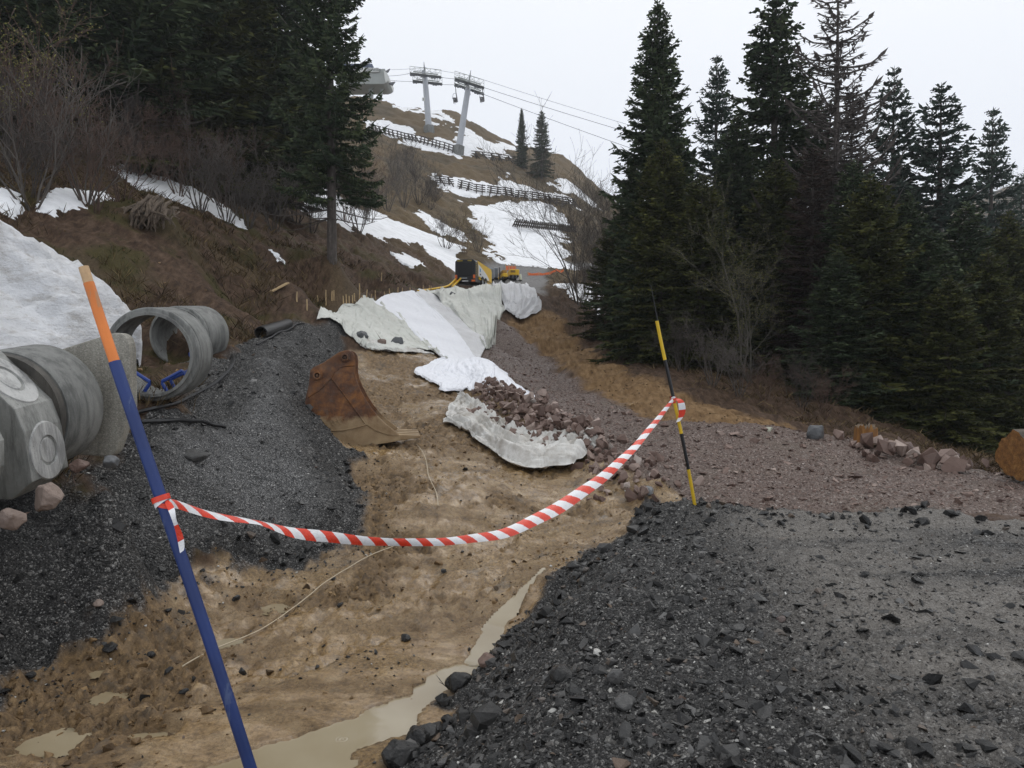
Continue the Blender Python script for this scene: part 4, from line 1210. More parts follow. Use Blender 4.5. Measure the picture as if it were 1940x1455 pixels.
mb = MB().lathe([(.105, 0), (.12, 0), (.125, ln), (.11, ln)], 28, 'Y', True)
o = mb.build('pipe_wall', M_BLACKR, pp, True)
pp.location = a + Vector((0, 0, .1))
pp.rotation_euler = d.to_track_quat('Y', 'Z').to_euler()
M_PLANK = plain('pale_timber', (.42, .30, .16), .7, .25, 12)
a, b = G(514, 557), G(545, 545)
pl = MB().bar(a + Vector((0, 0, .06)), b + Vector((0, 0, .12)), .12, .03).build('timber_plank', M_PLANK, None, bevel=.004)
set_props(pl, 'pale timber plank lying on the bare earth bank above the black pipe', 'plank')

M_CORD = plain('pale_cord', (.5, .42, .3), .8, .15, 20)
for pts, lb in (([(345,1272),(420,1232),(500,1195),(560,1152),(620,1112),(690,1070),(745,1040)], 'thin pale cord lying slack across the mud under the barrier tape'), ([(789,843),(806,875),(812,905),(826,935),(830,962)], 'thin pale cord trailing down the mud below the bucket teeth')):
    set_props(MB().tube(laid(pts, .014, n=60), .0055, 5).build('pale_cord', M_CORD, None, True), lb, 'cord')

# --- wooden pegs along the top of the sheets
pegs = [(330,450,280),(393,395,290),(413,390,285),(520,465,345),(553,462,330),(585,438,345),(615,418,335),(641,402,315),(688,398,210),(720,392,340),(766,388,275),(816,388,325),(866,382,285),(962,352,300),(1018,358,265),(1105,335,250),(1155,322,260),(1243,312,255),(1378,292,228),(1447,280,228),(1465,300,235),(925,180,95),(240,410,340),(120,500,380),(12,400,300)]
for i, (cx, cb, ct) in enumerate(pegs):
    u, vb, vt = 560 + cx / 5.706, 500 + cb / 5.706, 500 + ct / 5.706
    g = G(u, vb)
    top = Vector(P(u + random.uniform(-1.5, 1.5), vt, g.y))
    o = MB().tube([g - Vector((0, 0, .15)), g.lerp(top, .5) + Vector((random.uniform(-.01, .01), 0, 0)), top], [.022, .02, .017], 6).build('wooden_peg', M_PLANK)
    set_props(o, 'thin pale wooden peg driven into the earth along the sheet edge' if i < 21 else 'lone thin wooden peg standing on the bare earth slope away from the sheets', 'peg', 'pegs along the sheets' if i < 21 else 'pegs on the earth slope')

# --- single stones that read one by one
def boulder(name, u, v, size, mat, label, cat='rock', seed=0, squash=(1, .8, .7), sink=.3, subdiv=3, rough=.35, group=None, at=None, rz=0.0, fac=None, npts=26):
    g = Vector(at) if at is not None else G(u, v)
    bm = bmesh.new()
    rg = random.Random(seed)
    for _ in range(npts):
        p = Vector((rg.gauss(0, 1), rg.gauss(0, 1), rg.gauss(0, 1))).normalized() * rg.uniform(.82, 1)
        bm.verts.new((p.x * squash[0], p.y * squash[1], p.z * squash[2]))
    bmesh.ops.convex_hull(bm, input=bm.verts[:])
    bmesh.ops.delete(bm, geom=[q for q in bm.verts if not q.link_faces], context='VERTS')
    bmesh.ops.bevel(bm, geom=bm.edges[:], offset=.05, segments=1, affect='EDGES')
    bmesh.ops.triangulate(bm, faces=bm.faces[:])
    for _ in range(2): bmesh.ops.subdivide_edges(bm, edges=[e for e in bm.edges if e.calc_length() > .12], cuts=1)
    bmesh.ops.triangulate(bm, faces=bm.faces[:])
    for q in bm.verts:
        d = mnoise.noise(q.co * 3.1 + Vector((seed, 0, 0))) * .08 + mnoise.noise(q.co * 8 + Vector((seed, 3, 0))) * .035
        q.co *= (1 + d) * size
    me = bpy.data.meshes.new(name)
    bm.to_mesh(me); bm.free()
    at_ = me.attributes.new('tone', 'FLOAT', 'POINT')
    at_.data.foreach_set('value', np.full(len(me.vertices), rg.random() if fac is None else fac, np.float32))
    me.materials.append(mat)
    o = link(bpy.data.objects.new(name, me))
    o.location = g + Vector((0, 0, size * squash[2] * (1 - 2 * sink)))
    o.rotation_euler = (rg.uniform(-.2, .2), rg.uniform(-.2, .2), rz or rg.uniform(0, 6))
    return set_props(o, label, cat, group)
M_GREYROCK = stone_material('grey_rock', [(0, (.10, .105, .11)), (1, (.24, .245, .25))], .5, 5)
M_PINK = stone_material('pinkish_rock', [(0, (.20, .15, .125)), (1, (.32, .25, .21))], .6, 9)
boulder('slate_boulder', 365, 868, .19, M_SLATE, 'broad flat black rock lying on the gravel bank below the short hose', seed=3, squash=(1, .8, .38), fac=.8, rz=.3)
boulder('pink_rock', 78, 905, .14, M_PINK, 'pinkish angular rock wedged against the faceted manhole base', seed=4, squash=(.9, .7, .85), at=(-3.32, 5.45, .57), fac=.6)
boulder('red_rock', 135, 890, .10, M_RED, 'dark red rock beside the foot of the round concrete barrel', seed=5, at=(-3.42, 6.05, .72), fac=.4)
boulder('red_rock', 30, 935, .13, M_PINK, 'pale broken rock on the ground at the lower left of the manhole base', seed=6, at=(-3.35, 5.1, .5), fac=.2)
boulder('grey_rock', 30, 935, .09, M_GREYROCK, 'small grey stone on the gravel near the barrel', seed=16, at=(-3.25, 6.2, .74), fac=.2)
for i, (u, v, s, m_, lb) in enumerate([(686,643,.2,M_GREYROCK,'upper grey stone holding down the green sheet'),(724,655,.17,M_PINK,'small brown stone in the middle of the sheet edge'),(752,657,.24,M_GREYROCK,'dark round stone lowest on the green sheet edge'),(858,566,.28,M_GREYROCK,'single dark stone on the sheet below the compressor')]):
    boulder('weight_stone', u, v, s, m_, lb, 'stone', 30 + i, (1, .8, .75), .2, group='stones on the sheets', fac=.1)
for i, (u, v, s, m_, lb) in enumerate([(447,1136,.075,M_SLATE,'dark wet stone alone on the mud right of the blue pole'),(645,1148,.055,M_SLATE,'small black stone on the smooth mud under the tape'),(318,1158,.06,M_SLATE,'black stone on the mud between blue pole and gravel'),(187,1146,.08,M_PINK,'ochre stone half sunk in mud by the gravel bank'),(208,1232,.10,M_SLATE,'flat dark stone lying on the mud below the bank'),(285,1243,.065,M_SLATE,'rough black stone left of the blue pole foot'),(348,1312,.05,M_SLATE,'little black pebble left of the pole near puddles'),(768,1212,.08,M_SLATE,'flat slate sliver on churned mud beside the rill'),(922,1258,.13,M_RED,'brown red rock at the rill where it meets the gravel'),(1448,815,.1,M_RED,'red stone at the mouth of the half buried pipe'),(1228,935,.16,M_GREYROCK,'pale grey rock at the end of the red rock spill')]):
    boulder('loose_stone', u, v, s * .8, m_, lb, 'stone', 50 + i, (1, .75, .55), .3, group='single stones on the mud', fac=.45 if m_ is M_SLATE else .6)
for i, (u, v, s, f_, sq, lb) in enumerate([(1132,1240,.055,.985,(1,.8,.6),'white veined stone on the black gravel nearest the bank edge'),(1165,1290,.09,.9,(.6,.8,.8),'tall grey stone standing among black gravel'),(1185,1335,.1,.82,(1,.8,.45),'flat dark grey slab stone sunk in the black gravel'),(1062,1285,.12,.5,(1,.8,.6),'lumpy black clod near the gravel edge'),(790,1408,.15,.3,(1,.8,.7),'black gravel clod at the water edge'),(845,1365,.07,.3,(1,.8,.6),'black stone standing in the muddy water'),(760,1440,.2,.4,(1,.8,.6),'big black clod at the lower edge of the pool'),(870,1300,.16,.4,(1,.8,.7),'black clod on the gravel edge above the pool'),(1480,1175,.09,.955,(1,.5,.3),'tan slate flake on the gravel pad'),(1085,1075,.12,.75,(1,.8,.5),'blue grey slate block on the broken gravel edge'),(1250,990,.1,.6,(1,.8,.4),'grey slate on top of the gravel by the snow pole'),(1395,1190,.11,.7,(1,.8,.3),'long flat slate lying on the pad')]):
    boulder('gravel_stone', u, v, s * .72, M_SLATE, lb, 'stone', 80 + i, sq, .3, group='single stones in the black gravel', fac=f_)
# things along the far edge of the red track
M_PIPEC = concrete('mossy_concrete', (.26, .27, .2), (.44, .44, .36))
pc = P(1462, 822, 12.9)
tp = thing('buried_pipe', 'half buried pale concrete pipe at the edge of the red track', 'pipe', (pc[0], pc[1], pc[2] - .12), R(62))
MB().lathe([(.17, 0), (.235, 0), (.235, .1), (.215, .11), (.215, 1.25), (.16, 1.25)], 36, 'Y', True).build('pipe_wall', M_PIPEC, tp, True)
boulder('grey_boulder', 1546, 838, .23, stone_material('dark_grey_rock', [(0, (.07, .072, .075)), (1, (.16, .165, .17))], .5, 3, .8), 'upright grey boulder with a pale face beside the tree stump', 'boulder', 19, (.95, .75, .95), .2, at=P(1546, 840, 12.4), fac=.55, npts=11)
def stump_mesh(name, loc, r, h, mat_bark, mat_wood, label, seed, fall=False, length=1.0, group=None):
    rg = random.Random(seed)
    t = thing(name, label, 'log' if fall else 'tree stump', loc, 0, group)
    n = 40
    prof = []
    ph = [rg.uniform(0, 6) for _ in range(5)]
    def rad(an, f): return r * (1 + .10 * math.sin(3 * an + ph[0]) + .06 * math.sin(7 * an + ph[1]) + .03 * math.sin(17 * an + ph[2])) * (1 + .35 * (1 - f) ** 3 * (0 if fall else 1))
    vs, fs = [], []
    m = 12
    for i in range(m + 1):
        f = i / m
        for k in range(n):
            an = 2 * math.pi * k / n
            q = rad(an, f)
            z = f * (length if fall else h)
            if not fall and i == m: z += rg.uniform(-.25, .12) * h
            vs.append((q * math.cos(an), q * math.sin(an), z))
    for i in range(m):
        for k in range(n): fs.append((i * n + k, i * n + (k + 1) % n, (i + 1) * n + (k + 1) % n, (i + 1) * n + k))
    MB().add(vs, fs).build('bark', mat_bark, t, True, angle=60)
    for top in ((0, 1) if fall else (1,)):
        ends = MB()
        i = m if top else 0
        e = [Vector(v) for v in vs[i * n:(i + 1) * n]]
        c = sum(e, Vector()) / n
        mid = [c + (p - c) * .5 + Vector((0, 0, (rg.uniform(-.08, .06) * h if not fall else 0))) for p in e]
        ends.add(e + mid + [c], [(k, (k + 1) % n, n + (k + 1) % n, n + k) for k in range(n)] + [(n + k, n + (k + 1) % n, 2 * n) for k in range(n)])
        ends.build('cut_face', mat_wood, t, fall)
    return t
M_BARK = NT('bark')
c_ = M_BARK.ramp(M_BARK.noise(9, 7, .75, M_BARK.scale((1, 1, .22))), [(.3, (.035, .026, .02)), (.55, (.10, .08, .06)), (.75, (.20, .17, .14))])
M_BARK = M_BARK.done(c_, .85, M_BARK.bump(M_BARK.noise(13, 6, .7, M_BARK.scale((1, 1, .25))), .03))
M_ROT = NT('orange_rotten_wood')
c_ = M_ROT.ramp(M_ROT.noise(11, 6, .7, M_ROT.scale((1, 1, .3))), [(.3, (.09, .035, .010)), (.55, (.28, .125, .03)), (.75, (.46, .26, .09))])
M_ROT = M_ROT.done(c_, .8, M_ROT.bump(M_ROT.noise(16, 6, .75, M_ROT.scale((1, 1, .3))), .03))
M_BARKP = plain('pale_weathered_wood', (.22, .17, .12), .85, .35, 12, .02)
q = P(1640, 850, 12.3)
stump_mesh('tree_stump', (q[0], q[1], q[2] - .1), .16, .46, M_ROT, M_BARKP, 'splintered orange stump above the red stone ridge', 3)
q = P(1600, 846, 12.7)
lg = stump_mesh('fallen_log', (q[0] - .5, q[1] + .1, q[2] + .02), .10, .1, M_BARK, M_BARKP, 'thin mossy log lying between the boulder and the splintered stump', 4, True, 1.1)
lg.rotation_euler = (R(90), 0, R(-80))
q = P(1932, 862, 9.9)
lg = stump_mesh('cut_log', (q[0] - .15, q[1] - .1, q[2] + .0), .30, .1, M_BARK, M_ROT, 'thick orange barked log at the end of the red stones', 5, True, 1.5)
lg.rotation_euler = (R(4), R(88), R(8))
# mossy root stump on the left bank
M_ROOT = NT('weathered_root_wood')
c_ = M_ROOT.ramp(M_ROOT.noise(12, 7, .75, M_ROOT.scale((1, 1, .2))), [(.3, (.04, .028, .02)), (.55, (.14, .105, .075)), (.75, (.26, .21, .16))])
M_ROOT = M_ROOT.done(c_, .85, M_ROOT.bump(M_ROOT.noise(14, 6, .7, M_ROOT.scale((1, 1, .2))), .05))
M_MOSS = NT('moss')
c_ = M_MOSS.ramp(M_MOSS.noise(13, 6, .75), [(.3, (.012, .013, .004)), (.55, (.05, .05, .012)), (.75, (.115, .10, .03))])
M_MOSS = M_MOSS.done(c_, .95, M_MOSS.bump(M_MOSS.noise(30, 5, .7), .03))
def root_stump():
    g = G(288, 428)
    t = thing('root_stump', 'torn weathered stump with hanging roots on a mossy hummock of the left bank', 'tree stump', g)
    rg = random.Random(8)
    sc = g.y / FPX
    mb = MB()
    for i in range(80):
        u0 = rg.gauss(0, 17); top = Vector((u0 * sc, rg.uniform(.0, .35), rg.uniform(38, 62) * sc - abs(u0) * .35 * sc))
        u1 = u0 * 1.35 + rg.gauss(-4, 8)
        bot = Vector((u1 * sc, -rg.uniform(.1, .4), rg.uniform(-16, 10) * sc))
        q = [top]
        for k in (.3, .6, .85): q.append(top.lerp(bot, k) + Vector((rg.gauss(0, .05), -.2 * math.sin(3.1 * k) + rg.gauss(0, .03), rg.gauss(0, .03))))
        q.append(bot)
        r0 = rg.uniform(.015, .05)
        mb.tube(q, [r0, r0 * rg.uniform(.8, 1.2), r0 * .9, r0 * .6, r0 * .25], 6)
    mb.build('roots', M_ROOT, t, True)
root_stump()
# ------------------------------------------------------------------ machines on the road
M_BODYBLK = plain('black_bodywork', (.012, .012, .014), .35, .2)
M_BODYYEL = plain('yellow_bodywork', (.75, .46, .02), .4, .08)
M_BODYWHT = plain('white_bodywork', (.72, .73, .74), .4, .05)
M_GREYM = plain('galvanised_steel', (.33, .35, .37), .5, .15, 5)
M_ORNG = plain('signal_orange', (.85, .17, .02), .4, .1)
M_TYRE = plain('tyre_rubber', (.012, .012, .012), .8, .3)
M_LETY = plain('yellow_lettering', (.8, .6, .03), .5, .02)
M_LETD = plain('dark_lettering', (.03, .03, .035), .5, .02)
M_LETB = plain('blue_lettering', (.05, .35, .65), .5, .02)
def lettering(txt, size, loc, rot, mat, parent, ext=.006, name='lettering'):
    cu = bpy.data.curves.new(name, 'FONT')
    cu.body, cu.size, cu.extrude = txt, size, ext
    cu.materials.append(mat)
    tmp = bpy.data.objects.new('tmp_text', cu)
    COL.objects.link(tmp)
    bpy.context.view_layer.update()
    me = bpy.data.meshes.new_from_object(tmp.evaluated_get(bpy.context.evaluated_depsgraph_get()))
    bpy.data.objects.remove(tmp)
    o = link(bpy.data.objects.new(name, me), parent)
    o.location, o.rotation_euler = loc, rot
    return o
def wheel(parent, loc, r, w, rz=0.0, name='wheel'):
    wob = MB().lathe([(r * .62, -w / 2), (r * .95, -w / 2), (r, -w * .35), (r, w * .35), (r * .95, w / 2), (r * .62, w / 2)], 28, 'X', True).build(name, M_TYRE, parent, True)
    wob.location = loc
    MB().lathe([(.02, w * .42), (r * .3, w * .42), (r * .5, w * .3), (r * .62, w * .44), (r * .62, -w * .44), (.02, -w * .44)], 24, 'X').build('rim', M_GREYM, wob, True)
    return wob
def compressor():
    g = G(893, 541)
    k = g.y / FPX                                               # metres per picture pixel at that distance
    w, h, L = 39.5 * k, 43 * k, 3.9
    z0 = 7.5 * k
    t = thing('compressor_trailer', 'black and yellow towed compressor with a louvred rear parked on the road', 'compressor', (P(881.5, 541, g.y)[0], g.y, g.z - .03), R(-10))
    body = [(-w / 2, z0), (w / 2, z0), (w / 2, z0 + h * .9), (w / 2 - h * .1, z0 + h), (-w / 2 + h * .1, z0 + h), (-w / 2, z0 + h * .9)]
    MB().prism(body, 0, .55).build('rear_housing', M_BODYBLK, t, bevel=.02)
    lv = MB()
    for i in range(15): lv.box((0, -.012, z0 + h * (.32 + .037 * i)), (w * .74, .035, h * .014), (R(-25), 0, 0))
    lv.build('louvre_grille', M_BODYBLK, t)
    side = [(0.55, z0 + h * .30), (L, z0 + h * .30), (L, z0 + h * .82), (L - .15, z0 + h * .93), (.55, z0 + h * .98)]
    mb = MB()
    for sx in (-1, 1):
        n0 = len(side)
        mb.add([(sx * w / 2, a, b) for a, b in side] + [(sx * (w / 2 - .05), a, b) for a, b in side], [tuple(range(n0)), tuple(reversed(range(n0, 2 * n0)))] + [(i, i + n0, (i + 1) % n0 + n0, (i + 1) % n0) for i in range(n0)])
    mb.build('side_panel', M_BODYYEL, t)
    wh = []
    for i in range(13):
        f = i / 12
        wh.append((.62 + f * (L - 1.3), z0 + h * (.33 + .52 * (1 - f) ** .6)))
    poly = [(.62, z0 + h * .33)] + wh[:1] + wh
    n0 = len(wh)
    MB().add([(w / 2 + .008, a, b) for a, b in wh] + [(w / 2 + .008, .62, z0 + h * .325)], [tuple(range(n0 + 1))]).build('white_flash', M_BODYWHT, t)
    MB().add([(-w / 2 + .05, .5, z0 + h * .985), (w / 2 - .03, .5, z0 + h * .985), (w / 2 - .03, L, z0 + h * .9), (-w / 2 + .05, L, z0 + h * .9), (-w / 2 + .05, .5, z0 + h * .93), (w / 2 - .03, .5, z0 + h * .93), (w / 2 - .03, L, z0 + h * .84), (-w / 2 + .05, L, z0 + h * .84)],
             [(0, 1, 2, 3), (7, 6, 5, 4), (0, 4, 5, 1), (1, 5, 6, 2), (2, 6, 7, 3), (3, 7, 4, 0)]).build('roof', M_BODYWHT, t)
    MB().box((0, L / 2 + .25, z0 + h * .17), (w * .96, L - .5, h * .25)).build('chassis', M_BODYBLK, t, bevel=.02)
    MB().box((w / 2 - .04, L / 2 + .3, z0 + h * .215), (.1, L - .9, h * .05)).build('yellow_sill', M_BODYYEL, t)
    for sx in (-1, 1):
        MB().box((sx * w * .44, -.03, z0 + h * .24), (w * .10, .05, h * .16)).build('tail_light', M_ORNG, t, bevel=.01)
        MB().box((sx * w * .40, -.03, z0 + h * .06), (w * .17, .05, h * .085)).build('reflector', M_ORNG, t, bevel=.01)
        for yy in (1.55, 2.3): wheel(t, (sx * (w / 2 - .06), yy, .30), .32, .2)
    MB().box((0, -.02, z0 + h * .05), (w * .30, .03, h * .05)).build('number_plate', M_BODYWHT, t)
    MB().box((-w * .08, -.05, z0 + h * .17), (w * .36, .08, h * .05)).build('outlet_manifold', M_GREYM, t, bevel=.01)
    MB().box((0, .3, z0 - .08), (w * .3, .25, .5)).build('rear_support', M_BODYBLK, t)
    lettering('KAESER', h * .075, (-w * .40, -.012, z0 + h * .915), (R(90), 0, 0), M_LETY, t)
    lettering('M250', h * .075, (w * .12, -.012, z0 + h * .915), (R(90), 0, 0), M_LETY, t)
    lettering('M250', h * .12, (w / 2 + .012, .75, z0 + h * .19), (R(90), 0, R(90)), M_LETY, t)
    for i, ch in enumerate('KAESER'): lettering(ch, h * .085, (w / 2 + .004, .12, z0 + h * (.80 - .1 * i)), (R(90), 0, R(90)), M_LETY, t)
    lettering('N', h * .22, (w / 2 + .014, .95, z0 + h * .54), (R(90), 0, R(90)), M_LETB, t)
    lettering('NEUE', h * .09, (w / 2 + .014, .95, z0 + h * .40), (R(90), 0, R(90)), M_LETD, t)
    # yellow air hose from the outlet down to the sheets
    a = t.matrix_basis @ Vector((-w * .2, -.08, z0 + h * .16))
    q = [a, a + Vector((-.35, -.9, -.5)), Vector(G(866, 536.5)) + Vector((0, 0, .25))] + [G(u, v) + Vector((0, 0, .1)) for u, v in ((850, 545), (830, 550), (808, 553.5), (792, 556))]
    o = MB().tube([tuple(p) for p in spline_row([p[:] for p in q], 60)], .045, 8).build('air_hose', M_BODYYEL, None, True)
    set_props(o, 'yellow air hose curving down from the compressor outlet to the sheets', 'hose')
compressor()
def at_px(u, v): 
    g = G(u, v)
    return g, g.y / FPX
def tanks():
    g, k = at_px(934, 533)
    for i, (u, wd, ht, lb) in enumerate([(930, 10, 25, 'grey ribbed tank nearest the compressor'), (939.5, 7, 24, 'grey tank standing between the first tank and the yellow rig')]):
        t = thing('ribbed_tank', lb, 'tank', (P(u, 533, g.y + i)[0], g.y + i * .8, ground_z(P(u, 533, g.y + i)[0], g.y + i * .8)), R(12), 'grey tanks on the road')
        w_, h_ = wd * k, ht * k
        MB().box((0, 0, h_ * .55), (w_, w_, h_ * .8)).build('tank_body', M_GREYM, t, bevel=.05)
        rb = MB()
        for s in range(5): rb.box((-w_ * .4 + s * w_ * .2, -w_ * .5 - .02, h_ * .55), (w_ * .06, .05, h_ * .74))
        rb.build('ribs', M_GREYM, t)
        MB().box((0, 0, h_ * .07), (w_ * 1.1, w_ * 1.1, h_ * .12)).build('pallet_foot', M_BODYBLK, t)
tanks()
def rig():
    g, k = at_px(952, 533)
    t = thing('drill_rig', 'yellow drill rig with an upright mast on the road between tanks and yellow box', 'drill rig', g, R(8))
    MB().box((0, 0, 8 * k), (9 * k, 2.4, 7 * k)).build('body', M_BODYYEL, t, bevel=.05)
    MB().box((0, 0, 15 * k), (9 * k, 2.0, 6 * k)).build('cab', plain('ochre_bodywork', (.35, .2, .04), .5, .3), t, bevel=.05)
    for sx in (-1, 1): MB().box((sx * 4.6 * k, 0, 2.4 * k), (2 * k, 3.0, 4.5 * k)).build('track', M_TYRE, t, bevel=.1)
    m = MB()
    for sx in (-1, 1): m.box((1.5 * k + sx * 1.2 * k, -.3, 22 * k), (.8 * k, .12, 18 * k))
    for i in range(7): m.box((1.5 * k, -.3, (15 + 2.4 * i) * k), (2.6 * k, .08, .5 * k))
    m.build('mast', M_GREYM, t)
    MB().box((-6.2 * k, -.2, 13 * k), (1.4 * k, .15, 24 * k)).build('exhaust', M_BODYBLK, t)
    g, k = at_px(972, 531)
    t = thing('machine_box', 'yellow box shaped machine on legs at the end of the road', 'generator', g, R(5))
    MB().box((0, 0, 12 * k), (18 * k, 2.0, 11 * k)).build('housing', M_BODYYEL, t, bevel=.06)
    MB().box((-3 * k, -1.01, 13.5 * k), (9 * k, .04, 4 * k)).build('grille', plain('dark_ochre', (.22, .13, .02), .5, .3), t)
    MB().box((0, 0, 5 * k), (16 * k, 1.8, 3 * k)).build('skid', M_BODYBLK, t)
    for sx in (-3, 3): MB().box((sx * k, -1.1, 3 * k), (.7 * k, .1, 8 * k)).build('leg', M_GREYM, t)
    g, k = at_px(986, 532)
    o = MB().box((0, 0, 6 * k), (6 * k, 1.2, 12 * k), taper=.6).build('covered_pallet', plain('pale_tarpaulin', (.5, .52, .42), .7, .2), None, bevel=.12, loc=g)
    set_props(o, 'small pale tarpaulin covered load right of the yellow box', 'covered load')
    M_NET = plain('orange_net', (.72, .16, .05), .8, .2)
    def net(u0, v0, u1, v1, hpx, lb, grp=None):
        a, b = G(u0, v0), G(u1, v1)
        t = thing('safety_net', lb, 'fence', a, 0)
        n = 10
        mb = MB()
        hh = hpx * a.y / FPX
        for r in range(6):
            pts = []
            for i in range(n + 1):
                p = a.lerp(b, i / n); p.z = float(ground_z(p.x, p.y)) + hh * (r + .3) / 6 - abs(math.sin(i * 1.1)) * .1 * r / 6
                pts.append(p - a)
            for p, q in zip(pts[:-1], pts[1:]): mb.add([p, q, q + Vector((0, 0, hh * .13)), p + Vector((0, 0, hh * .13))], [(0, 1, 2, 3)])
        mb.build('netting', M_NET, t)
        for i in range(0, n + 1, 3):
            p = a.lerp(b, i / n); p.z = float(ground_z(p.x, p.y))
            MB().tube([p - a, p - a + Vector((0, 0, hh * 1.15))], .03, 6).build('post', M_WOODTIP, t)
    net(1000, 522, 1068, 514, 6, 'orange safety netting along the far edge of the road')
    net(958, 512, 978, 513, 10, 'short piece of orange netting behind the yellow box')
rig()

# ------------------------------------------------------------------ chairlift
M_LIFT = plain('lift_grey_steel', (.42, .44, .47), .5, .06, 1.0)
M_LIFTD = plain('lift_dark_steel', (.10, .105, .115), .5, .15, 1.0)
M_LIFTW = plain('station_white', (.62, .63, .60), .5, .05, 1.0)
M_LIFTG = plain('station_grey', (.30, .32, .30), .5, .08, 1.0)
M_LIFTB = plain('station_blue_roof', (.05, .07, .12), .3, .1, 1.0)
def tower(ub, vb, ut, vt, d, label, arms, num=None):
    base = G(ub, vb)
    d = base.y
    top = Vector(P(ut, vt, d))
    k = d / FPX
    t = thing('lift_tower', label, 'chairlift tower', base, 0, 'chairlift towers')
    ax = top - base
    f1 = .78
    foot = ax * .22
    MB().tube([-ax.normalized() * 2, foot * .42], [1.05, .85], 4).build('concrete_plinth', M_CONC, t, bevel=.05)
    MB().tube([foot * .42, foot * .44, foot * .46, ax * .5, ax * f1], [.62, .62, .52, .47, .42], 20).build('shaft', M_LIFT, t, True)
    MB().tube([ax * f1, ax * .9, ax], [.16, .12, .03], 8).build('mast_tip', M_LIFTD, t, True)
    mb = MB()
    mb.tube([ax * f1 + Vector((0, -2.6, 0)), ax * f1 + Vector((0, 2.6, 0))], .28, 10)
    mb.bar(ax * .93, ax * f1 + Vector((-1.6, 0, .35)), .05)
    mb.bar(ax * .93, ax * f1 + Vector((1.8, 0, .2)), .05)
    mb.build('cross_arm', M_LIFT, t, True)
    for (u0, v0, u1, v1, yo) in arms:
        a, b = Vector(P(u0, v0, d + yo)) - base, Vector(P(u1, v1, d + yo)) - base
        tr = MB()
        tr.bar(a, b, .10, .16)
        tr.bar(a.lerp(b, .1) + Vector((0, 0, .45)), a.lerp(b, .9) + Vector((0, 0, .45)), .08, .16)
        tr.build('sheave_beam', M_LIFTG, t)
        n = 12
        for i in range(n):
            c = a.lerp(b, (i + .5) / n) + Vector((0, -.12, -.15 + .12 * ((i // 2) % 2)))
            MB().lathe([(.02, -.08), (.22, -.08), (.25, -.05), (.25, .05), (.22, .08), (.02, .08)], 14, 'Y', center=c).build('sheave', M_LIFTD, t, True)
        rl = MB()
        for i in range(7):
            p = a.lerp(b, i / 6)
            rl.bar(p + Vector((0, -.3, .1)), p + Vector((0, -.3, 1.15)), .05)
            if i < 6:
                q = a.lerp(b, (i + 1) / 6)
                rl.bar(p + Vector((0, -.3, .1)), q + Vector((0, -.3, 1.1)), .035)
        rl.bar(a + Vector((0, -.3, 1.12)), b + Vector((0, -.3, 1.12)), .06)
        rl.bar(a + Vector((0, -.3, .6)), b + Vector((0, -.3, .6)), .04)
        rl.build('catwalk_railing', M_LIFTG, t)
        MB().bar(a + Vector((0, -.35, .05)), b + Vector((0, -.35, .05)), .5, .05).build('catwalk', M_LIFTG, t)
    if num:
        c = ax * .42
        MB().box(c + Vector((-.5, -.42, .4)), (.5, .03, .55)).build('number_sign', M_LIFTW, t)
        lettering(num, .5, c + Vector((-.63, -.45, .22)), (R(90), 0, 0), M_LETD, t)
    return t, base, d
T1 = tower(813, 250, 803, 117, 128, 'upright grey chairlift tower with two sheave trains, left of the leaning one', [(777, 140, 836, 147, -2.4), (782, 154, 838, 160, 2.4)], '3')
T2 = tower(868, 290, 892, 133, 128, 'grey chairlift tower leaning to the right with chairs hanging beside it', [(862, 150, 917, 167, -2.4), (861, 160, 917, 179, 2.4)])
def station():
    d = 150.0
    k = d / FPX
    org = Vector(P(690, 200, d))
    t = thing('lift_station', 'white and grey chairlift top station on columns, half hidden by the spruce', 'chairlift station', org)
    p = lambda u, v: (Vector(P(u, v, d)) - org)
    def outline_px(q): return [(p(u, v).x, p(u, v).z) for u, v in q]
    MB().prism(outline_px([(640,138),(724,138),(731,141),(735,147),(736,153),(732,157),(726,159),(640,160)]), 0, 6).build('housing', M_LIFTG, t, bevel=.1)
    MB().prism(outline_px([(655,128.5),(718,129.5),(718,137.5),(672,138.2),(655,138)]), -.35, 6.3).build('fascia', M_LIFTW, t, bevel=.08)
    MB().prism(outline_px([(727,134),(733,138),(737,146),(736,153),(731,157),(729,150)]), -.2, 6.2).build('end_cap', M_LIFTW, t, bevel=.05)
    MB().prism(outline_px([(645,118),(704,118.5),(708,128),(645,128)]), .5, 5.5).build('roof', M_LIFTB, t, bevel=.1)
    MB().prism(outline_px([(718,129.5),(728,129),(730,132),(727,145),(720,145)]), .3, 5.7).build('end_frame', M_LIFTG, t)
    MB().prism(outline_px([(728,131),(737,126),(734,132),(730,134)]), 1, 1.4).build('cable_guide', M_LIFTD, t)
    MB().prism(outline_px([(735,153),(747,151),(742,158),(736,156)]), 1, 1.4).build('cable_guide', M_LIFTD, t)
    MB().bar(p(697.5, 159) + Vector((0, 3, 0)), p(697.5, 205) + Vector((0, 3, 0)), 1.0, .8).build('column', M_LIFTG, t)
    MB().bar(p(718, 159) + Vector((0, 3, 0)), p(713, 205) + Vector((0, 3, 0)), .45).build('brace', M_LIFTG, t)
    lettering('Mohnlin', .95, (p(692, 136).x, -.38, p(692, 136).z), (R(90), 0, 0), M_LETD, t, .02)
    for i in range(3):
        pass
    return p
station()
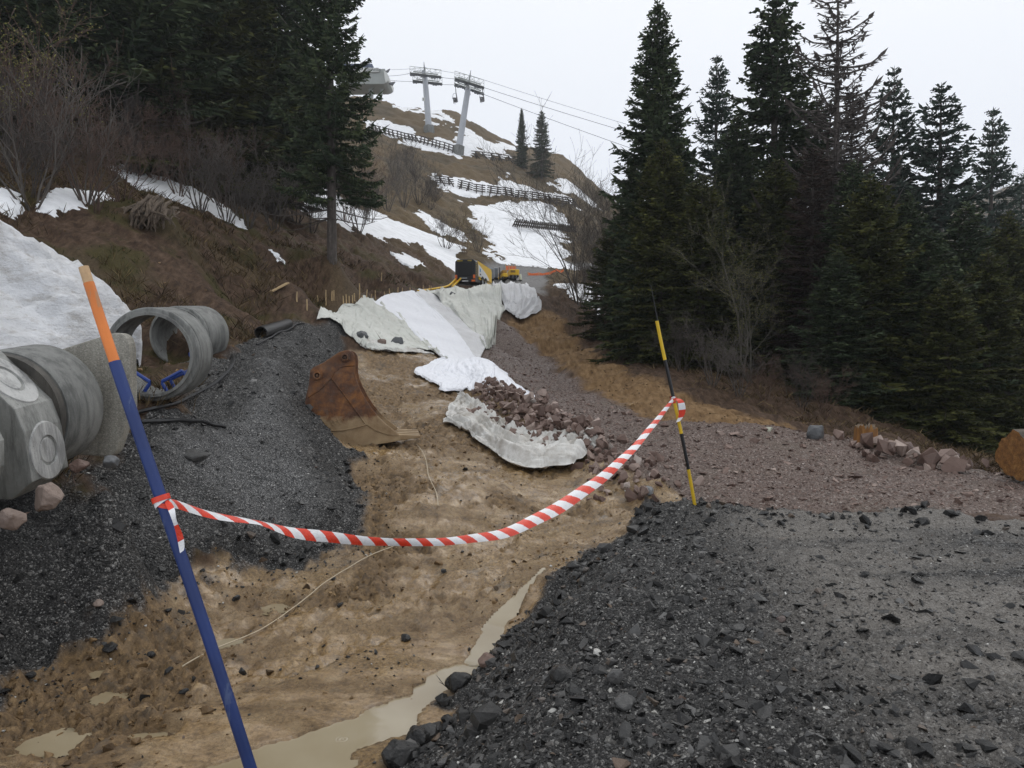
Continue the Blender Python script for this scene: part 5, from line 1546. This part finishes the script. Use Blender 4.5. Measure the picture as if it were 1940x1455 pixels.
def cable(label, pts, rad=.035):
    q = [Vector(P(*a)) for a in pts]
    c = []
    for a, b in zip(q[:-1], q[1:]):
        for i in range(8):
            f = i / 8
            c.append(a.lerp(b, f) - Vector((0, 0, 4 * f * (1 - f) * (b - a).length * .004)))
    c.append(q[-1])
    o = MB().tube(c, rad, 5).build('lift_cable', M_LIFTD, None, True)
    return set_props(o, label, 'cable', 'chairlift cables')
D = T1[2]; D2 = T2[2]
cable('lower hauling rope of the chairlift passing through both sheave trains', [(740, 152, 148), (782, 154.5, D + 2.4), (838, 160, D + 2.4), (861, 160.5, D2 + 2.4), (917, 179, D2 + 2.4), (1250, 300, 118)])
cable('upper hauling rope of the chairlift passing over both towers', [(736, 144, 148), (777, 139, D - 2.4), (836, 146.5, D - 2.4), (862, 149.5, D2 - 2.4), (917, 166, D2 - 2.4), (1250, 268, 112)])
cable('thin signal cable strung between the tips of the two towers', [(736, 132, 148), (804, 128, D), (891, 143, D2), (1250, 254, 112)], .025)
def chair(u, v0, v1, label, d):
    k = d / FPX
    top = Vector(P(u, v0, d))
    t = thing('lift_chair', label, 'lift chair', top, 0, 'lift chairs')
    H = (v1 - v0) * k
    MB().tube([(0, 0, 0), (.05, 0, -H * .4), (.18, 0, -H * .62)], .06, 6).build('hanger', M_LIFTD, t, True)
    MB().box((.2, 0, -H * .74), (.14, 2.2, H * .3), (0, R(-8), 0)).build('backrest', M_LIFTD, t, bevel=.03)
    MB().box((-.1, 0, -H * .9), (.6, 2.2, .1)).build('seat', M_LIFTD, t, bevel=.03)
    fr = MB()
    for y in (-1.1, 1.1): fr.tube([(.2, y, -H * .6), (-.3, y, -H * .68), (-.42, y, -H * .95), (-.05, y, -H)], .04, 6)
    fr.build('safety_bar', M_GREYM, t, True)
chair(863, 161, 192, 'chair hanging left of the leaning tower', D2 + 2.4)
chair(914, 168, 190, 'chair hanging at the right end of the leaning tower sheaves', D2 - 2.4)

# ------------------------------------------------------------------ snow barriers on the hillside
M_DARKW = plain('dark_weathered_timber', (.045, .035, .03), .85, .35, 3)
def barrier(u0, v0, u1, v1, hpx, rails, posts, label, group, lean=.3):
    a, b = G(u0, v0, 40), G(u1, v1, 40)
    if abs(a.y - b.y) > 10: b = Vector(P(u1, v1, a.y + (4 if b.y > a.y else -4)))
    k = a.y / FPX
    h = hpx * k
    t = thing('snow_barrier', label, 'snow barrier', a, 0, group)
    dv = b - a
    n = Vector((-dv.y, dv.x, 0)).normalized() * (1 if dv.x > 0 else -1)
    top = Vector((0, 0, h)) + n * lean * h
    for i in range(rails):
        f = .18 + .8 * i / max(rails - 1, 1)
        MB().bar(top * f - dv * .02, dv * 1.02 + top * f, .1, h * .11).build('rail', M_DARKW, t)
    for i in range(posts):
        p = dv * ((i + .5) / posts)
        MB().bar(p - top * .25, p + top * 1.03, .16).build('post', M_DARKW, t)
        MB().bar(p + top * .75 - n * .1, p - n * h * .8 + Vector((0, 0, -h * .35)), .12).build('strut', M_DARKW, t)
    return t
cpx = lambda x, y: (640 + x / 3.638, 80 + y / 3.638)
for i, (x0, y0, x1, y1) in enumerate([(680,975,800,985),(825,1000,925,1025),(935,1030,1015,1040),(1030,1040,1125,1055),(1138,1050,1218,1065),(1222,1072,1310,1085),(1322,1082,1402,1096),(1415,1096,1480,1105),(1488,1110,1572,1124),(1580,1120,1650,1136)]):
    a, b = cpx(x0, y0), cpx(x1, y1)
    barrier(*a, *b, 15.5, 4, 2, 'dark timber snow barrier panel in the lower row on the snowy hill', 'lower row of snow barriers')
rowA = [(225,600),(310,620),(400,645),(480,665),(560,680),(640,700),(720,722),(815,752)]
for (x0, y0), (x1, y1) in zip(rowA[:-1], rowA[1:]):
    a, b = cpx(x0, y0 + 8), cpx(x1 - 6, y1 + 8)
    barrier(*a, *b, 13, 3, 3, 'dark timber snow barrier panel in the upper row left of the leaning tower', 'upper row of snow barriers')
for (x0, y0), (x1, y1) in (((930,790),(1030,800)),((1040,802),(1140,815)),((1150,818),(1280,838))):
    a, b = cpx(x0, y0), cpx(x1, y1)
    barrier(*a, *b, 12, 3, 2, 'dark timber snow barrier panel between the leaning tower and two far spruces', 'snow barriers right of the leaning tower')
def slat_fence():
    a, b = G(*cpx(1205, 1270), 40), G(*cpx(1640, 1310), 40)
    b = Vector(P(*cpx(1640, 1312), a.y + 2))
    t = thing('slat_fence', 'leaning fence of upright dark slats low on the snow slope', 'fence', a)
    k = a.y / FPX
    dv = b - a
    m = MB()
    for i in range(30):
        p = dv * (i / 29)
        h = (14 - 2 * (i / 29) + random.uniform(-1.5, 1)) * k
        m.bar(p, p + Vector((h * (.55 - .7 * i / 29) , -.3, h)), .2, .06)
    m.build('slats', M_DARKW, t)
    m = MB()
    for f in (.3, .75): m.bar(Vector((.2, .1, 13 * k * f)), dv + Vector((0, .1, 12 * k * f)), .14)
    m.build('cross_rail', M_DARKW, t)
slat_fence()
# ------------------------------------------------------------------ trees
def needle_material(name, lo, mid, hi):
    t = NT(name)
    c = t.ramp(t.attr('tone'), [(0, lo), (.55, mid), (1, hi)])
    c = t.mix(t.ramp(t.noise(.8, 3, .6), [(.4, 0), (.7, .5)]), c, mid)
    return t.done(c, .7, spec=.12)
M_NEEDLE = needle_material('spruce_needles', (.016, .027, .015), (.042, .06, .031), (.10, .12, .055))
M_NEEDLE_Y = needle_material('yellow_green_needles', (.018, .024, .008), (.048, .055, .017), (.12, .12, .034))
M_NEEDLE_B = needle_material('blue_green_needles', (.016, .027, .021), (.04, .06, .047), (.09, .115, .085))
M_NEEDLE_D = needle_material('dead_brown_needles', (.018, .012, .010), (.04, .026, .021), (.075, .052, .042))
M_TRUNK = NT('spruce_bark')
c_ = M_TRUNK.ramp(M_TRUNK.noise(7, 6, .7, M_TRUNK.scale((1, 1, .4))), [(.3, (.03, .024, .02)), (.55, (.085, .07, .06)), (.75, (.17, .15, .135))])
M_TRUNK = M_TRUNK.done(c_, .85, M_TRUNK.bump(M_TRUNK.noise(12, 5, .7), .02))
M_TWIG = plain('dark_twig', (.05, .04, .034), .8, .4, 2)
M_TWIG_G = plain('grey_twig', (.085, .072, .062), .8, .4, 2)
M_TWIG_R = plain('red_brown_twig', (.085, .05, .035), .8, .4, 2)
M_TWIG_P = plain('pale_lichen_twig', (.07, .064, .048), .85, .4, 2)
M_BUD = plain('yellow_green_bud', (.17, .16, .04), .8, .4, 2)

class Blades:
    """slim leaf-like faces"""
    def __init__(s): s.A, s.B, s.W, s.T = [], [], [], []
    def put(s, a, b, w, tone): s.A.append(a); s.B.append(b); s.W.append(w); s.T.append(tone)
    def mesh(s, rng):
        A, B, W, T = np.array(s.A), np.array(s.B), np.array(s.W), np.array(s.T)
        d = B - A
        r = rng.normal(size=A.shape)
        side = np.cross(d, r)
        side /= np.linalg.norm(side, axis=1)[:, None] + 1e-9
        m = A + d * .42
        V = np.stack([A, m + side * W[:, None], B, m - side * W[:, None]], 1).reshape(-1, 3)
        F = np.arange(len(V)).reshape(-1, 4)
        return V, F, np.repeat(T, 4)

def spruce_parts(seed, H=12.0, Rm=2.4, bare=.04, prof=1.0, whorl=.26, per=7, droop=.35, up=.3, dense=1.0, fringe=1.0, gap=0.0, dead=False, leaf=.055, lowbare=0.0):
    rng = np.random.default_rng(seed)
    bl = Blades()
    lim = MB()
    lim.tube([(0, 0, -.4), (0, 0, 0), (.02, 0, H * .3), (0, .02, H * .7), (0, 0, H * .985)], [Rm * .095, Rm * .078, Rm * .062, Rm * .034, .012], 9)
    z = H * bare
    while z < H * .985:
        f = z / H
        n = max(3, int(per * rng.uniform(.75, 1.25)))
        a0 = rng.uniform(0, 6.28)
        env = Rm * (1 - f) ** prof * (1.0 if f > .12 else .8 + 1.6 * f) * 1.03 + .1
        for k in range(n):
            if rng.uniform() < gap * (1 - .5 * f): continue
            an = a0 + 6.283 * k / n + rng.normal(0, .25)
            L = env * rng.uniform(.5, 1.0) * (1.28 if rng.uniform() < .16 else 1.0)
            dx, dy = math.cos(an), math.sin(an)
            e0 = (up * (f - .35) * 2.2 + rng.normal(0, .09)) - droop * (1 - f) * .35
            cur = -droop * (1 - f) + .16
            tip = .20
            def at(t):
                return np.array([dx * L * t, dy * L * t, z + L * (e0 * t + cur * t * t * .8 + tip * t ** 4)])
            ns = max(3, int(L / .5) + 2)
            lim.tube([tuple(at(t)) for t in np.linspace(0, 1, ns)], [(.02 if dead else .012) + (.035 if dead else .02) * L / Rm * (1 - t) for t in np.linspace(0, 1, ns)], 4, False)
            if f < lowbare and not dead:
                continue
            step = .085 / dense
            m = int(L / step)
            tone0 = rng.uniform(.15, .75)
            for i in range(m):
                t = .10 + .9 * (i + rng.uniform(0, 1)) / m
                if t > 1: t = 1
                p = at(t)
                lt = (min(.2, .05 + .28 * L) + .34 * L * (1 - t) ** .8 * (.35 + t)) * rng.uniform(.6, 1.2)
                lt = min(lt, .75)
                for sgn in (-1, 1):
                    ang = an + sgn * rng.uniform(.5, 1.15)
                    q = p + np.array([math.cos(ang) * lt, math.sin(ang) * lt, rng.normal(-.05, .10) * lt + (cur * t) * lt * .5])
                    if dead:
                        if rng.uniform() < .75: bl.put(p, q, leaf * .22, rng.uniform(.2, 1))
                        continue
                    bl.put(p, q, leaf * rng.uniform(.8, 1.3), min(1, max(0, tone0 + rng.normal(0, .2))))
                    for _ in range(2):
                        s0 = p + (q - p) * rng.uniform(.25, .95)
                        l2 = lt * rng.uniform(.3, .55)
                        a2 = ang - sgn * rng.uniform(-.9, .9)
                        bl.put(s0, s0 + np.array([math.cos(a2) * l2, math.sin(a2) * l2, rng.normal(-.15, .2) * l2]), leaf * .7, min(1, max(0, tone0 + rng.normal(.1, .25))))
                if rng.uniform() < fringe * .8:
                    h = rng.uniform(.12, .38) * (1 - .6 * f)
                    bl.put(p, p + np.array([rng.normal(0, .05), rng.normal(0, .05), -h]), leaf * .6, min(1, max(0, tone0 - .15 + rng.normal(0, .2))))
            e = at(1.0); e2 = at(1.12)
            bl.put(at(.9), e2, leaf * .8, .7)
        z += whorl * rng.uniform(.7, 1.3) * (1 - .45 * f)
    for i in range(14):
        p = np.array([0, 0, H * (.96 + .003 * i)])
        an = i * 2.4
        bl.put(p, p + np.array([math.cos(an) * .16, math.sin(an) * .16, .12]), leaf * .6, .7)
    bl.put(np.array([0, 0, H * .97]), np.array([0, 0, H * 1.012]), leaf * .5, .6)
    V, F, T = bl.mesh(rng)
    return lim, V, F, T
def spruce_proto(name, mat, seed, trunk_mat=None, **kw):
    lim, V, F, T = spruce_parts(seed, **kw)
    root = bpy.data.objects.new(name, None)
    COL.objects.link(root)
    tr = lim.build('trunk', trunk_mat or M_TRUNK, root, True)
    mesh_np('crown', V, F, mat, root, False, attrs={'tone': T})
    root['H'], root['Rm'] = kw.get('H', 12.0), kw.get('Rm', 2.4)
    return root
PROTO = {
    'full': spruce_proto('spruce_tree', M_NEEDLE, 101, H=12, Rm=2.5, prof=.85, dense=1.0, droop=.45, up=.25),
    'full2': spruce_proto('spruce_tree', M_NEEDLE, 102, H=12, Rm=2.3, prof=.75, dense=.95, droop=.5, up=.15, per=6, whorl=.3, gap=.1),
    'airy': spruce_proto('spruce_tree', M_NEEDLE_B, 103, H=12, Rm=2.2, prof=.72, dense=.95, droop=.2, up=.3, per=6, whorl=.46, gap=.12, bare=.02),
    'olive': spruce_proto('spruce_tree', M_NEEDLE_Y, 104, H=12, Rm=2.7, prof=.7, dense=1.0, droop=.5, up=.2, whorl=.3),
    'broad': spruce_proto('spruce_tree', M_NEEDLE, 105, H=14, Rm=3.3, prof=.55, dense=.9, droop=.35, up=.15, per=7, whorl=.36, leaf=.055, bare=.12, lowbare=.17, gap=.22),
    'dead': spruce_proto('dead_tree', M_TWIG, 106, H=14, Rm=2.3, prof=.45, dense=1.0, droop=-.3, up=-.1, per=5, whorl=.4, gap=.15, dead=True, fringe=.5, leaf=.09, bare=.15),
    'brown': spruce_proto('spruce_tree', M_NEEDLE_D, 107, H=12, Rm=1.6, prof=.55, dense=1.0, droop=.45, up=.1, per=6, whorl=.3, leaf=.03, gap=.1, fringe=1),
}
USED = set()
def plant(kind, u, vtop, d, wpx=None, label='', group=None, vbase=None, rz=None, lean=0.0):
    """a tree standing d metres out whose tip shows at picture height vtop"""
    x = ray(u, 400)[0] * d
    z = float(ground_z(x, d))
    p = PROTO[kind]
    H = P(u, vtop, d)[2] - z
    if kind in USED: o = copy_tree(p)
    else:
        o = p; USED.add(kind)
    s = H / p['H']
    w = s if wpx is None else (wpx * d / FPX / 2) / p['Rm']
    o.location = (x, d, z - .05)
    o.scale = (w, w, s)
    o.rotation_euler = (0, lean, random.uniform(0, 6.28) if rz is None else rz)
    set_props(o, label, 'tree', group)
    return o
GR_ = 'spruces right of the track'
plant('full', 1243, -4, 24, 270, 'tall pointed dark spruce first in the right stand, its tip touching the top edge', GR_)
plant('airy', 1356, 106, 33, 190, 'thin blue green spruce between the two tallest spruces of the right stand', GR_)
plant('full2', 1466, -25, 26, 320, 'tallest broad dark spruce left of the dead tree in the right stand', GR_)
plant('dead', 1582, -60, 23, 270, 'tall dead tree with bare upswept branches rising above the right stand')
plant('brown', 1612, 150, 24.5, 150, 'brown dying spruce just right of the bare dead trunk', 'brown dying spruces')
plant('brown', 1540, 270, 21.5, 170, 'brown dying spruce low in front of the bare dead trunk', 'brown dying spruces')
plant('airy', 1690, 128, 31, 230, 'blue green spruce right of the dead tree with sky between its branches', GR_)
plant('airy', 1779, 160, 30, 300, 'open branched spruce with spreading arms, second from the right edge', GR_)
plant('airy', 1878, 206, 38, 215, 'slender spruce standing apart near the right edge of the picture', GR_)
plant('olive', 1330, 330, 21.5, 260, 'lower olive green spruce filling the gap under the first tall spruces', GR_)
plant('full', 1200, 300, 26, 170, 'dark spruce at the left end of the right stand behind bare bushes', GR_)
plant('olive', 1650, 330, 19, 300, 'olive green spruce low in front, above the grey boulder and stump', GR_)
plant('full2', 1760, 430, 18.5, 280, 'dark low spruce in front of the open branched one, over the red stones', GR_)
plant('olive', 1875, 470, 19, 260, 'olive spruce with drooping boughs above the cut log', GR_)
plant('full', 1520, 420, 24, 250, 'dark spruce filling the shade under the tallest tree', GR_)
plant('full2', 1420, 360, 27, 260, 'dark spruce behind the lichen covered birch', GR_)
plant('airy', 1935, 330, 44, 150, 'hazy blue green spruce cut by the right edge', GR_)
plant('full', 1950, 420, 26, 260, 'dark spruce at the right edge behind the bare sapling', GR_)
plant('full', 1700, 300, 36, 260, 'far dark spruce seen between the olive and airy ones', GR_)
plant('full2', 1280, 250, 34, 220, 'far dark spruce hidden behind the first tall one', GR_)
for u, vt, d, w, k, lb in ((1255,260,22.5,240,'olive','olive spruce standing low in front of the first tall one'),(1395,210,25,260,'full','dark spruce closing the gap between first and tallest spruce'),(1545,180,27,280,'full2','dark spruce right behind the bare dead trunk'),(1615,300,21,250,'full2','dark spruce to the right of the dead trunk foot'),(1720,360,21.5,260,'full','dark spruce below the blue green pair'),(1830,380,22,280,'full2','dark spruce between the two right hand airy ones'),(1910,400,24,260,'olive','olive spruce at the right edge above the log'),(1470,300,23,280,'olive','olive spruce under the tallest tree behind the birch'),(1160,420,30,170,'olive','short spruce at the left end of the stand'),(1590,470,18.5,240,'full','low dark spruce nearest the grey boulder'),(1800,520,17.5,240,'olive','lowest olive spruce above the red stones')):
    plant(k, u, vt, d, w, lb, GR_)
GL_ = 'spruces on the left bank'
plant('broad', 628, -190, 24, 245, 'big spruce with a bare pale lower trunk nearest the lift station', GL_, rz=1.0)
plant('broad', 520, -260, 34, 330, 'dark spruce just behind and left of the one with the bare trunk', GL_)
plant('full2', 455, -300, 33, 360, 'broad dark spruce in the middle of the left wood', GL_)
plant('olive', 300, -420, 29, 460, 'olive green spruce with long boughs hanging over the mossy stump', GL_)
plant('full', 200, -350, 33, 420, 'dark spruce standing behind the olive boughs', GL_)
plant('olive', 60, -450, 27, 460, 'olive spruce at the left edge behind bare brown bushes', GL_)
plant('full', 390, -150, 36, 420, 'farther dark spruce closing the left wood behind the middle one', GL_)
plant('full2', 250, -100, 40, 420, 'farther dark spruce deep in the left wood', GL_)
plant('full', 120, -100, 38, 460, 'dark spruce deep in the left wood near the left edge', GL_)
plant('full2', 560, 60, 44, 260, 'far dark spruce glimpsed behind the bare trunk', GL_)
plant('full', 0, -150, 34, 420, 'dark spruce cut by the left edge of the picture', GL_)
plant('broad', 255, -430, 26, 470, 'broad spruce whose boughs overhang the bank above the torn stump', GL_)
plant('broad', 90, -480, 25, 460, 'broad spruce overhanging the grey alders at the left edge', GL_)
plant('olive', 400, -300, 31, 380, 'olive spruce between the overhanging one and the middle of the wood', GL_)
GF_ = 'two spruces on the hill'
plant('full', 988, 204, 128, 34, 'slimmer of two hazy spruces standing alone on the hill', GF_)
plant('full2', 1026, 209, 126, 56, 'broader of two hazy spruces standing alone on the hill', GF_)

# far wood on the hill beyond the valley
def far_wood():
    rng = np.random.default_rng(55)
    root = PROTO['full']
    me = bpy.data.meshes.new('far_tree')
    V, F, T, base = [], [], [], 0
    for i in range(420):
        r = rng.uniform(200, 400); an = rng.uniform(R(17), R(50))
        x, y = math.sin(an) * r, math.cos(an) * r
        z = float(ground_z(x, y)); h = rng.uniform(9, 17); w = h * rng.uniform(.16, .22)
        n = 70
        f = rng.uniform(.03, 1, n) ** 1.0; a = rng.uniform(0, 6.28, n)
        rr = w * (1 - f) * rng.uniform(.6, 1.1, n) + .1
        P0 = np.stack([x + np.cos(a) * rr * .15, y + np.sin(a) * rr * .15, z + f * h], 1)
        P1 = np.stack([x + np.cos(a) * rr, y + np.sin(a) * rr, z + f * h - rr * .25], 1)
        sd = np.stack([-np.sin(a), np.cos(a), np.zeros(n)], 1) * (rr * .35 + .15)[:, None]
        vv = np.stack([P0, (P0 + P1) / 2 + sd, P1, (P0 + P1) / 2 - sd], 1).reshape(-1, 3)
        V.append(vv); F.append(np.arange(len(vv)).reshape(-1, 4) + base); T.append(np.repeat(rng.uniform(0, 1, n), 4)); base += len(vv)
    o = mesh_np('far_wood', np.concatenate(V), np.concatenate(F), M_NEEDLE_B, None, False, attrs={'tone': np.concatenate(T)})
    set_props(o, kind='stuff')
far_wood()

# ------------------------------------------------------------------ bare bushes and saplings
def bush_mesh(seed, stems, H, spread, levels, mat, curve=.5, up=.6, leaf=None, rad=.03, kids=5, fine=.0045):
    rg = random.Random(seed)
    mb = MB()
    buds = []
    def grow(p, d, L, r, lev):
        n = 5 if lev < 2 else 3
        pts, rs = [p], [r]
        q = p.copy(); dd = d.copy()
        for i in range(n):
            dd = (dd + Vector((rg.gauss(0, .16), rg.gauss(0, .16), rg.gauss(.05, .1) + up * .12 * (1 if lev else curve * 2)))).normalized()
            q = q + dd * (L / n)
            pts.append(q.copy()); rs.append(max(r * (1 - .8 * (i + 1) / n), fine * .8))
        mb.tube(pts, rs, 4 if lev < 2 else 3, False)
        if lev < levels:
            k = kids if lev == 0 else kids - 1
            for j in range(k):
                f = rg.uniform(.25, .95)
                i = min(int(f * n), n - 1)
                b = pts[i].lerp(pts[i + 1], f * n - i)
                ax = (pts[i + 1] - pts[i]).normalized()
                side = ax.cross(Vector((rg.gauss(0, 1), rg.gauss(0, 1), rg.gauss(0, 1)))).normalized()
                nd = (ax * rg.uniform(.6, 1.1) + side * rg.uniform(.4, .9)).normalized()
                grow(b, nd, L * rg.uniform(.35, .6), max(rs[i] * .55, fine), lev + 1)
        elif leaf:
            buds.append(pts[-1]); buds.append(pts[1])
    for s in range(stems):
        an = 6.283 * s / stems + rg.uniform(-.4, .4)
        t = rg.uniform(.25, 1) * spread
        d = Vector((math.cos(an) * t, math.sin(an) * t, 1)).normalized()
        p = Vector((math.cos(an) * .12, math.sin(an) * .12, -.15))
        grow(p, d, H * rg.uniform(.65, 1.0), rad * rg.uniform(.6, 1), 0)
    return mb, buds
def bush_proto(name, mat, seed, leafmat=None, **kw):
    mb, buds = bush_mesh(seed, mat=mat, leaf=leafmat, **kw)
    V = np.array(mb.v); F4 = np.array([f for f in mb.f if len(f) == 4])
    if not leafmat:
        o = mesh_np(name, V, F4, mat, None, True)
    else:
        o = bpy.data.objects.new(name, None); COL.objects.link(o)
        mesh_np('branches', V, F4, mat, o, True)
        rng = np.random.default_rng(seed)
        bl = Blades()
        for b in buds:
            for _ in range(2):
                q = np.array(b[:]) + rng.normal(0, .05, 3)
                bl.put(q, q + rng.normal(0, .03, 3), .014, rng.uniform())
        v, f, t = bl.mesh(rng)
        mesh_np('buds', v, f, leafmat, o, False)
    o['H'] = kw['H']
    return o
BUSH = {
    'alder': bush_proto('alder_bush', M_TWIG_G, 1, stems=9, H=3.0, spread=.9, levels=3, kids=5, curve=.8, rad=.04, fine=.006),
    'alder_big': bush_proto('alder_bush', plain('pale_grey_twig', (.085, .073, .062), .85, .4, 2), 11, stems=8, H=4.0, spread=.75, levels=2, kids=5, curve=.4, rad=.04, fine=.009),
    'alder2': bush_proto('alder_bush', M_TWIG, 2, stems=11, H=2.6, spread=1.2, levels=3, kids=5, curve=1.0, rad=.03),
    'brown': bush_proto('brown_bush', M_TWIG_R, 3, stems=8, H=3.2, spread=.8, levels=3, kids=5, rad=.035, fine=.006),
    'upright': bush_proto('bare_tree', M_TWIG_G, 4, stems=4, H=8.0, spread=.2, levels=3, kids=7, curve=.3, rad=.075, fine=.008),
    'birch': bush_proto('budding_birch', M_TWIG_P, 5, M_BUD, stems=3, H=6.5, spread=.3, levels=3, kids=7, curve=.3, rad=.06, fine=.006),
    'sapling': bush_proto('dry_sapling', M_TWIG_P, 6, stems=1, H=2.0, spread=.1, levels=2, kids=4, curve=.2, rad=.022),
    'budded': bush_proto('budding_bush', M_TWIG_R, 7, M_BUD, stems=7, H=3.2, spread=.7, levels=3, kids=5, rad=.035, fine=.006),
}
def shrub(kind, u, v, hpx, label, group=None, d=None, cat='bush', lean=0.0, dmin=8):
    if d is None: g = G(u, v, dmin)
    else:
        x = ray(u, v)[0] * d
        g = Vector((x, d, float(ground_z(x, d))))
    p = BUSH[kind]
    if 'B' + kind in USED: o = copy_tree(p)
    else: o = p; USED.add('B' + kind)
    s = hpx * g.y / FPX / (p['H'] * 1.25)
    o.location = g
    o.scale = (s * random.uniform(.9, 1.25), s * random.uniform(.9, 1.25), s)
    o.rotation_euler = (0, lean, random.uniform(0, 6.28))
    set_props(o, label, cat, group)
    return o
gb = 'bare bushes on the snowy hillside'
for u, v, h in ((735,400,80),(765,392,95),(795,385,95),(825,380,70),(700,420,90),(845,470,85),(880,480,80),(905,478,60),(815,395,60),(700,300,60),(780,330,70),(750,340,80)):
    shrub(random.choice(['alder', 'alder2', 'budded']), u, v, h, 'bare grey bush rising from the snowy slope below the snow barriers', gb, dmin=30)
gb = 'bare trees beside the right stand'
for u, d, vt in ((1098,38,250),(1122,34,270),(1150,36,270),(1165,31,330)):
    x = ray(u, 500)[0] * d; z = float(ground_z(x, d))
    h = (P(u, vt, d)[2] - z) / d * FPX
    shrub('upright', u, 500, h * .88, 'tall bare grey tree with fine upright twigs at the left end of the spruces', gb, d=d, cat='tree')
shrub('birch', 1418, 740, 330, 'bare lichen covered birch with yellow buds in front of the dark spruces', d=19.2, cat='tree')
pass
pass
gb = 'bare undergrowth under the right spruces'
for u, v, h in ((1130,610,120),(1160,640,110),(1200,650,100),(1250,680,110),(1290,700,120),(1350,730,120),(1400,750,110),(1450,760,100),(1520,770,120),(1560,790,110),(1220,640,140),(1100,580,110),(1180,620,130)):
    shrub(random.choice(['alder2', 'brown', 'alder']), u, v, h, 'bare twiggy bush in the shade at the foot of the right spruces', gb, dmin=14)
gb = 'bare bushes on the left bank'
for u, v, h in ((30,330,230),(90,320,260),(140,350,220),(180,400,200),(60,370,180),(230,380,190),(0,300,240),(380,400,150),(430,420,150),(470,430,130),(520,440,140),(560,420,130),(340,370,170),(300,340,200),(500,400,120),(680,440,110),(690,400,130),(655,420,120),(590,440,110),(250,330,160),(420,390,180)):
    shrub(random.choice(['alder', 'alder2', 'brown', 'brown']), u, v, h, 'bare brown bush growing on the dark earth bank under the left spruces', gb, dmin=9)
for u, v, h in ((165,385,280),(60,395,330)):
    shrub('alder_big', u, v, h, 'big grey alder with long arching stems at the left edge of the bank', 'grey alders at the left edge', dmin=9)
for u, v, h in ((20,330,330),):
    shrub('budded', u, v, h, 'tall reddish bush with buds at the left edge of the bank', 'reddish bushes at the left edge', dmin=9)
q = P(1934, 880, 10.6)
o = shrub('sapling', 1934, 880, 270, 'dry bare sapling with forked twigs standing behind the cut log', d=10.6, cat='sapling')
o = shrub('sapling', 1490, 700, 120, 'leaning dead stick at the edge of the forest shade', d=17, cat='sapling', lean=-.7)

# ------------------------------------------------------------------ dry grass and low plants on the bank
def tufts(name, m, n, rmax, hgt, mat, seed, lean=.6, w=.006, rmin=9, per=5):
    rng = np.random.default_rng(seed)
    X, Y, r = pick(n, m, rng, rmax, rmin)
    k = len(X)
    X, Y, r = np.repeat(X, per), np.repeat(Y, per), np.repeat(r, per)
    X = X + rng.normal(0, .05, k * per); Y = Y + rng.normal(0, .05, k * per)
    Z = ground_z(X, Y)
    h = hgt * rng.uniform(.5, 1.3, k * per)
    A = np.stack([X, Y, Z - .01], 1)
    B = A + np.stack([rng.normal(0, lean, k * per) * h, rng.normal(-.2, lean, k * per) * h, h], 1)
    bl = Blades(); bl.A, bl.B, bl.W, bl.T = A, B, np.maximum(w, r * .0004), np.repeat(rng.uniform(0, 1, k), per)
    v, f, t = bl.mesh(rng)
    return set_props(mesh_np(name, v, f, mat, None, False, attrs={'tone': t}), kind='stuff')
M_DRYGRASS = needle_material('dry_grass_blades', (.025, .017, .009), (.08, .055, .028), (.21, .155, .08))
M_GREENS = needle_material('low_green_plants', (.02, .035, .008), (.05, .085, .018), (.11, .15, .04))
openb = left_bank * (m_snow < .2) * (1 - m_sheet)
tufts('dry_grass', openb * smooth(-.05, .3, fbm(GX, GY, .6, 4, 91) + .25 * smooth(2.4, 4.5, GZ - .12 * GY)), 42000, 34, .2, M_DRYGRASS, 1, .8)
tufts('moss_tufts', openb * m_moss, 26000, 28, .08, M_MOSS, 2, .5)
greens = np.maximum(mask(outline([(600,545),(640,538),(720,550),(760,568),(700,576),(650,580),(620,565)]), .3, 1), mask(outline([(400,500),(470,480),(545,492),(520,510),(440,512)]), .3, 1))
greens = np.maximum(greens, mask(outline([(740,545),(790,542),(800,552),(750,560)]), .3, 1))
tufts('low_plants', greens * (1 - m_sheet), 5200, 45, .11, M_GREENS, 3, .8, .012)
tufts('forest_litter', (1 - m_sheet) * rest * smooth(2.5, 4, GX) * (m_clay < .05) * (1 - mask(Z_CLAY, .3, .5, .8)), 12000, 36, .14, M_DRYGRASS, 4, .9, rmin=14)
# ------------------------------------------------------------------ damp air over the hillside
hz = MB().box((0, 190, 57), (1000, 520, 186)).build('haze', plain('unused', (1, 1, 1)), None)
mh = bpy.data.materials.new('haze_air')
mh.use_nodes = True
nt = mh.node_tree
nt.nodes.remove(nt.nodes['Principled BSDF'])
pv = nt.nodes.new('ShaderNodeVolumePrincipled')
pv.inputs['Color'].default_value = (.95, .975, 1.0, 1)
pv.inputs['Density'].default_value = .0006
pv.inputs['Anisotropy'].default_value = .2
nt.links.new(pv.outputs['Volume'], nt.nodes['Material Output'].inputs['Volume'])
hz.data.materials.clear()
hz.data.materials.append(mh)
set_props(hz, kind='stuff')
